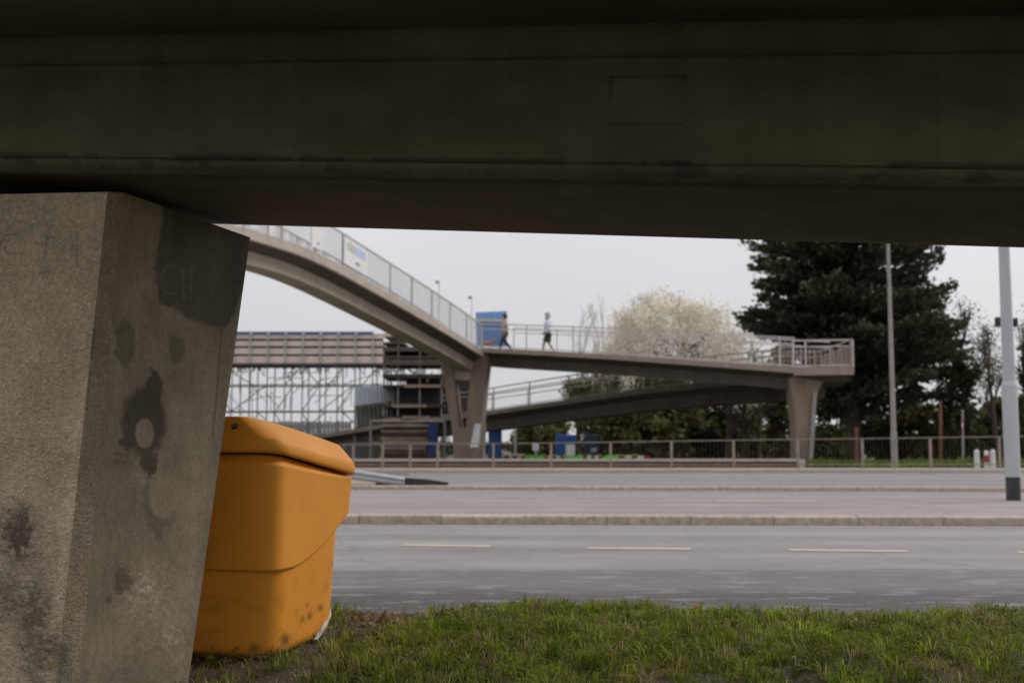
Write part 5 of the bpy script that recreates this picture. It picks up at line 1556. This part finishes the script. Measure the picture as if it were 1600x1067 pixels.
bare(700, 520, 120, 'faint bare tree far beyond the junction of the bridge spans', 73, .3, haze_bark, spread=.5, nb=5)
# brick building at the very right
r = thing('brick_building', 'brown brick building half hidden behind trees at the far right edge', 'building', P(1680, 720, 70))
a = P(1592, 722, 77); b = P(1790, 722, 70); zt_ = P(1600, 534, 70).z
mb = MB(); mb.box(((a.x + b.x) / 2, 73, zt_ / 2 - .1), (b.x - a.x, 6, zt_ + .2)); mb.build('wall', M['brick'], r)
mb = MB(); mb.rings([[(a.x - .3, 69.7, zt_), (b.x + .3, 69.7, zt_), (b.x + .3, 76.3, zt_), (a.x - .3, 76.3, zt_)], [(a.x + .5, 72.9, zt_ + 1.6), (b.x - .5, 72.9, zt_ + 1.6), (b.x - .5, 73.1, zt_ + 1.6), (a.x + .5, 73.1, zt_ + 1.6)]]); mb.build('roof', M['bark'], r)
for i in range(3):
    for j in range(2):
        mb = MB(); cx_ = a.x + 1.3 + i * 2.4; cz_ = 1.9 + j * 2.7; mb.box((cx_, 69.98, cz_), (1.1, .08, 1.3)); w_ = mb.build('window', M['white'], r)
        mb = MB(); mb.box((cx_, 69.93, cz_), (.92, .03, 1.12)); mb.build('pane', M['navy'], w_)

# ------------------------------------------------------------------ verge: soil and grass
def verge_edge(x):   # where the grass meets the road
    return 6.12 - .05 * x + .10 * np.sin(x * 2.1 + 1) + .12 * (fbm(np.asarray(x) * 1.7 + 20, np.asarray(x) * 0 + 1, 90) - .5) * 2 - .22 * np.exp(-((x + .45) / .35) ** 2)
nx, ny = 420, 190
gx_, gy_ = np.meshgrid(np.linspace(-9, 9, nx), np.linspace(0, 1, ny))
def soil_h(x, y):
    return .035 * (fbm(x * 1.3 + 9, y * 1.3, 95) - .5) + .03 * (fbm(x * 7, y * 7, 96) - .5) + .012 * (fbm(x * 25, y * 25, 97) - .5) + .045 - .035 * np.clip((-.35 - x) / .3, 0, 1)
ye = verge_edge(gx_)
yy_ = -6 + (ye + 6) * gy_ ** .6
hz = soil_h(gx_, yy_) * np.clip((ye - yy_) / .18, 0, 1) + .006 * 0 - .004 * (ye - yy_ < .01)
V = np.stack([gx_, yy_, hz], -1).reshape(-1, 3)
i = np.arange(ny - 1)[:, None] * nx + np.arange(nx - 1)[None, :]
soil = np_mesh('verge_soil', V, np.stack([i, i + 1, i + nx + 1, i + nx], -1).reshape(-1, 4), M['soil'], smooth=True)
tag(soil, kind='structure')

def blades(n, seed, x0, x1, y0, y1, hmin, hmax, wd, dens_fn, colfn, name, m, bend=.5, lie=0.0):
    r = np.random.default_rng(seed)
    x = r.uniform(x0, x1, n * 2); y = r.uniform(y0, y1, n * 2)
    keep = (r.random(n * 2) < dens_fn(x, y)) & (y < verge_edge(x) + r.normal(0, .05, n * 2) - .02)
    x, y = x[keep][:n], y[keep][:n]; n = len(x)
    tall = .6 + .8 * fbm(x * 2.2 + 3, y * 2.2, seed + 1)
    h = r.uniform(hmin, hmax, n) * tall
    az = r.uniform(0, 2 * np.pi, n); b = r.uniform(.1, 1, n) * bend + lie
    d = np.stack([np.cos(az), np.sin(az), 0 * az], 1)
    s = np.stack([-np.sin(az + r.normal(0, .5, n)), np.cos(az), 0 * az], 1)
    base = np.stack([x, y, soil_h(x, y) * np.clip((verge_edge(x) - y) / .18, 0, 1) - .004], 1)
    up = np.array([0, 0, 1.0])
    hh = h[:, None]; bb = b[:, None]; w_ = (wd * r.uniform(.6, 1.3, n))[:, None]
    p0 = base; p1 = base + up * hh * .5 + d * hh * bb * .22; p2 = base + up * hh * (.98 - .35 * bb) + d * hh * bb * .8
    v = np.stack([p0 - s * w_ * .5, p0 + s * w_ * .5, p1 + s * w_ * .42, p1 - s * w_ * .42, p2 + s * w_ * .06, p2 - s * w_ * .06], 1).reshape(-1, 3)
    k = np.arange(n)[:, None] * 6
    f = np.concatenate([k + np.array([[0, 1, 2, 3]]), k + np.array([[3, 2, 4, 5]])], 0)
    col = colfn(x, y, r, n)
    c = np.concatenate([col, np.ones((n, 1))], 1)
    c = np.repeat(c, 6, axis=0)
    o = np_mesh(name, v, f, m, attr=c)
    return o
bare_patch = lambda x, y: np.clip(1 - np.exp(-(((x + .55) / .42) ** 2 + ((y - 5.92) / .36) ** 2)) * 1.15 - .95 * np.exp(-(((x + .95) / .35) ** 2 + ((y - 5.25) / .5) ** 2)), .03, 1)
dens = lambda x, y: np.clip(.35 + 1.3 * (fbm(x * 1.9, y * 1.9, 101) - .22), .1, 1) * bare_patch(x, y) * np.where((x < -.7) & (y < 5.6), .18, 1) * np.clip(.42 + (y - 4.3) * .75, .3, 1)
def gcol(x, y, r, n):
    g = np.array([.30, .35, .035]); g2 = np.array([.115, .165, .014]); st = np.array([.56, .47, .24])
    t = np.clip((fbm(x * 2.5, y * 2.5, 111) - .3) * 2.2, 0, 1)[:, None]
    c = g * t + g2 * (1 - t); c = c * (r.uniform(.45, 1.25, n) ** 1.3 * 1.25)[:, None]
    c = c * np.clip(.50 + (y - 4.2) * .5, .45, 1)[:, None] ** np.array([[.6, 1, 1]])  # browner near the bridge, whose shade also darkens the blade colour here
    dry = (r.random(n) < .09 + .03 * np.clip((4.9 - y) / .6, 0, 1) + .22 * np.clip((fbm(x * 1.6 + 7, y * 1.6, 115) - .45) * 4, 0, 1))[:, None]
    return np.where(dry, st * r.uniform(.5, 1.1, n)[:, None], c)
gm = mat('grass_blades', (1, 1, 1), (.85, .85, .85), 3, .8, attr='tint', trans=.4, spec=.08, detail=3)
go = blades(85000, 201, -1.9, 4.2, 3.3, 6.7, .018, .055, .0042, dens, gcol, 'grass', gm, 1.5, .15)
tag(go, kind='stuff', label='short green grass growing on the verge by the road', cat='grass')
go = blades(26000, 202, -8.5, 8.5, -2, 6.9, .04, .09, .007, lambda x, y: np.where((x > -1.9) & (x < 4.2) & (y > 3.3), 0, .8), gcol, 'grass', gm, .8)
tag(go, kind='stuff', label='grass of the verge outside the middle of the view', cat='grass')
def tufts(nt, per, seed, x0, x1, y0, y1, m, name):
    r = np.random.default_rng(seed)
    cx = r.uniform(x0, x1, nt); cy = r.uniform(y0, y1, nt)
    k = (cy < verge_edge(cx) - .04 + r.normal(0, .05, nt)) & (r.random(nt) < bare_patch(cx, cy) * np.clip(.25 + 1.5 * (fbm(cx * 1.7 + 4, cy * 1.7, 140) - .2), .15, 1)) & ~((cx < -.75) & (cy < 5.5) & (r.random(nt) < .8))
    cx, cy = cx[k], cy[k]; nt = len(cx)
    ht = r.uniform(.035, .085, nt) * (.7 + .7 * fbm(cx * 1.1, cy * 1.1, 141)); sp = r.uniform(.012, .035, nt)
    tone = r.uniform(.4, 1.25, nt); hue = r.random(nt); dry = r.random(nt) < .07
    idx = np.repeat(np.arange(nt), per); n = len(idx)
    ox, oy = r.normal(size=n) * sp[idx], r.normal(size=n) * sp[idx]
    x, y = cx[idx] + ox, cy[idx] + oy
    az = np.arctan2(oy, ox) + r.normal(0, .7, n); b = r.uniform(.15, 1.5, n); h = ht[idx] * r.uniform(.5, 1.25, n)
    d = np.stack([np.cos(az), np.sin(az), 0 * az], 1); s_ = np.stack([-np.sin(az), np.cos(az), 0 * az], 1)
    base = np.stack([x, y, soil_h(x, y) * np.clip((verge_edge(x) - y) / .18, 0, 1) - .004], 1)
    up = np.array([0, 0, 1.0]); hh = h[:, None]; bb = b[:, None]; w_ = (.0045 * r.uniform(.6, 1.4, n))[:, None]
    p1 = base + up * hh * .5 + d * hh * bb * .2; p2 = base + up * hh * (.85 - .22 * bb) + d * hh * bb * .55; p3 = base + up * hh * (1 - .48 * bb) + d * hh * bb * .95
    v = np.stack([base - s_ * w_ * .4, base + s_ * w_ * .4, p1 + s_ * w_ * .5, p1 - s_ * w_ * .5, p2 + s_ * w_ * .35, p2 - s_ * w_ * .35, p3 + s_ * w_ * .05, p3 - s_ * w_ * .05], 1).reshape(-1, 3)
    q = np.arange(n)[:, None] * 8
    f = np.concatenate([q + np.array([[0, 1, 2, 3]]), q + np.array([[3, 2, 4, 5]]), q + np.array([[5, 4, 6, 7]])], 0)
    g1 = np.array([.30, .37, .03]); g2 = np.array([.12, .20, .012]); g3 = np.array([.36, .34, .09])
    t = hue[idx][:, None]
    c = np.where(t < .6, g1 * (t / .6) + g2 * (1 - t / .6), g1 * (1 - (t - .6) / .4) + g3 * (t - .6) / .4) * tone[idx][:, None] * r.uniform(.7, 1.2, n)[:, None]
    c = np.where(dry[idx][:, None] | (r.random(n) < .05)[:, None], np.array([.50, .41, .20]) * r.uniform(.5, 1, n)[:, None], c)
    c = np.repeat(np.concatenate([c, np.ones((n, 1))], 1), 8, axis=0)
    return np_mesh(name, v, f, m, attr=c)
go = tufts(4200, 26, 401, -1.9, 4.2, 3.5, 6.6, gm, 'grass_tufts')
tag(go, kind='stuff', label='uneven tufts of longer grass standing out of the verge turf', cat='grass')
def dcol(x, y, r, n): return np.array([.20, .155, .09]) * r.uniform(.4, 1.5, n)[:, None]
go = blades(7000, 203, -1.9, 4.2, 3.3, 6.6, .05, .13, .003, lambda x, y: np.clip(.3 + .9 * np.exp(-(((x + .95) / .5) ** 2 + ((y - 5.0) / .6) ** 2)) + .8 * np.exp(-(((x + .6) / .5) ** 2 + ((y - 5.9) / .3) ** 2)), 0, 1), dcol, 'dry_grass', gm, 1.3, .5)
tag(go, kind='stuff', label='dry straw lying among the green grass and around the orange bin', cat='dry grass')
def ccol(x, y, r, n): return np.array([.10, .15, .03]) * r.uniform(.7, 1.5, n)[:, None]
# broad-leaved weeds at the road edge
def clover(n, seed):
    r = np.random.default_rng(seed); x = r.uniform(-1.2, 4.2, n); y = verge_edge(x) - np.abs(r.normal(.1, .35, n)); y = np.minimum(y, verge_edge(x) - .02)
    k = fbm(x * 4, y * 4, 131) > .5; x, y = x[k], y[k]
    c = np.stack([x, y, soil_h(x, y) + r.uniform(.005, .03, len(x))], 1)
    t = r.uniform(.6, 1.3, len(x))
    o = leaf_cloud('weeds', c, .022, leaf_mat('weed_leaf', (.26, .33, .07), (.18, .25, .05), .3), None, long=1.2, tint=t, dirs=np.tile([0, 0, .4], (len(x), 1)) + r.normal(size=(len(x), 3)), seed=seed)
    tag(o, kind='stuff', label='small broad-leaved weeds along the road edge of the verge', cat='weeds')
clover(700, 77)
# crumbs of soil, dead leaves and grit at the broken edge
def crumbs():
    r = np.random.default_rng(5); n = 2600
    x = r.uniform(-1.6, 4.2, n); y = verge_edge(x) + r.normal(.0, .10, n)
    k = r.random(n) < .5; x[k] = r.normal(-.5, .35, k.sum()); y[k] = verge_edge(x[k]) - np.abs(r.normal(0, .16, k.sum()))
    inside = np.clip((verge_edge(x) - y) / .18, 0, 1)
    z = soil_h(x, y) * inside + .004
    V = []; F = []; T = []
    for a, b, c, iz in zip(x, y, z, inside):
        s = r.uniform(.004, .015); m_ = len(V)
        q_ = r.normal(size=(6, 3)) * .25
        for v, o_ in zip(((1, 0, 0), (-1, 0, 0), (0, 1, 0), (0, -1, 0), (0, 0, .7), (0, 0, -.7)), q_): V.append((a + s * (v[0] + o_[0]), b + s * (v[1] + o_[1]), c + s * (v[2] + o_[2] * .5)))
        F += [(m_, m_ + 2, m_ + 4), (m_ + 2, m_ + 1, m_ + 4), (m_ + 1, m_ + 3, m_ + 4), (m_ + 3, m_, m_ + 4), (m_ + 2, m_, m_ + 5), (m_ + 1, m_ + 2, m_ + 5), (m_ + 3, m_ + 1, m_ + 5), (m_, m_ + 3, m_ + 5)]
        T += [r.uniform(.5, 1.6)] * 6
    o = np_mesh('soil_crumbs', np.array(V), np.array(F), mat('crumb', (.12, .095, .065), (.08, .065, .045), 30, .95, attr='tint'), attr=np.array(T))
    tag(o, kind='stuff', label='loose soil crumbs and grit along the broken edge of the verge', cat='soil')
crumbs()
def dead_leaves():
    r = np.random.default_rng(15); n = 420
    x = np.where(r.random(n) < .6, r.normal(-.6, .4, n), r.uniform(-1.5, 4.2, n)); y = verge_edge(x) - np.abs(r.normal(0, .35, n)) + .03
    c = np.stack([x, y, soil_h(x, y) * np.clip((verge_edge(x) - y) / .18, 0, 1) + r.uniform(.006, .03, n)], 1)
    o = leaf_cloud('dead_leaves', c, .035, leaf_mat('dead_leaf', (.34, .24, .13), (.22, .15, .08), .2), None, long=1.3, dirs=np.stack([r.normal(size=n), r.normal(size=n), r.normal(size=n) * .25], 1), seed=16)
    tag(o, kind='stuff', label='small dead leaves and straw scraps scattered on the broken verge edge', cat='dead leaves')
dead_leaves()
# grass strips on the far side
def far_grass(x0, x1, Y, dpt, n, seed, h, label, zb=.1):
    r = np.random.default_rng(seed); a = P(x0, 725, Y).x; b = P(x1, 725, Y).x
    c = np.stack([r.uniform(a, b, n), Y + r.uniform(0, dpt, n), zb + np.abs(r.normal(0, h, n))], 1)
    o = leaf_cloud('far_grass', c, .12, leaf_mat('far_grass_leaf', (.13, .19, .035), (.085, .13, .025), .3), None, long=1.8, dirs=np.tile([0, 0, 1.0], (n, 1)), seed=seed, tint=.6 + .7 * fbm(c[:, 0] * .8, c[:, 1], seed))
    tag(o, kind='stuff', label=label, cat='grass')
far_grass(1026, 1165, 39.6, 3, 9000, 301, .05, 'bright green grass strip behind the rusty crash barrier', .13)
far_grass(1275, 1700, 37.6, 5, 14000, 302, .08, 'green grass strip behind the guardrail right of the bridge pier', .05)
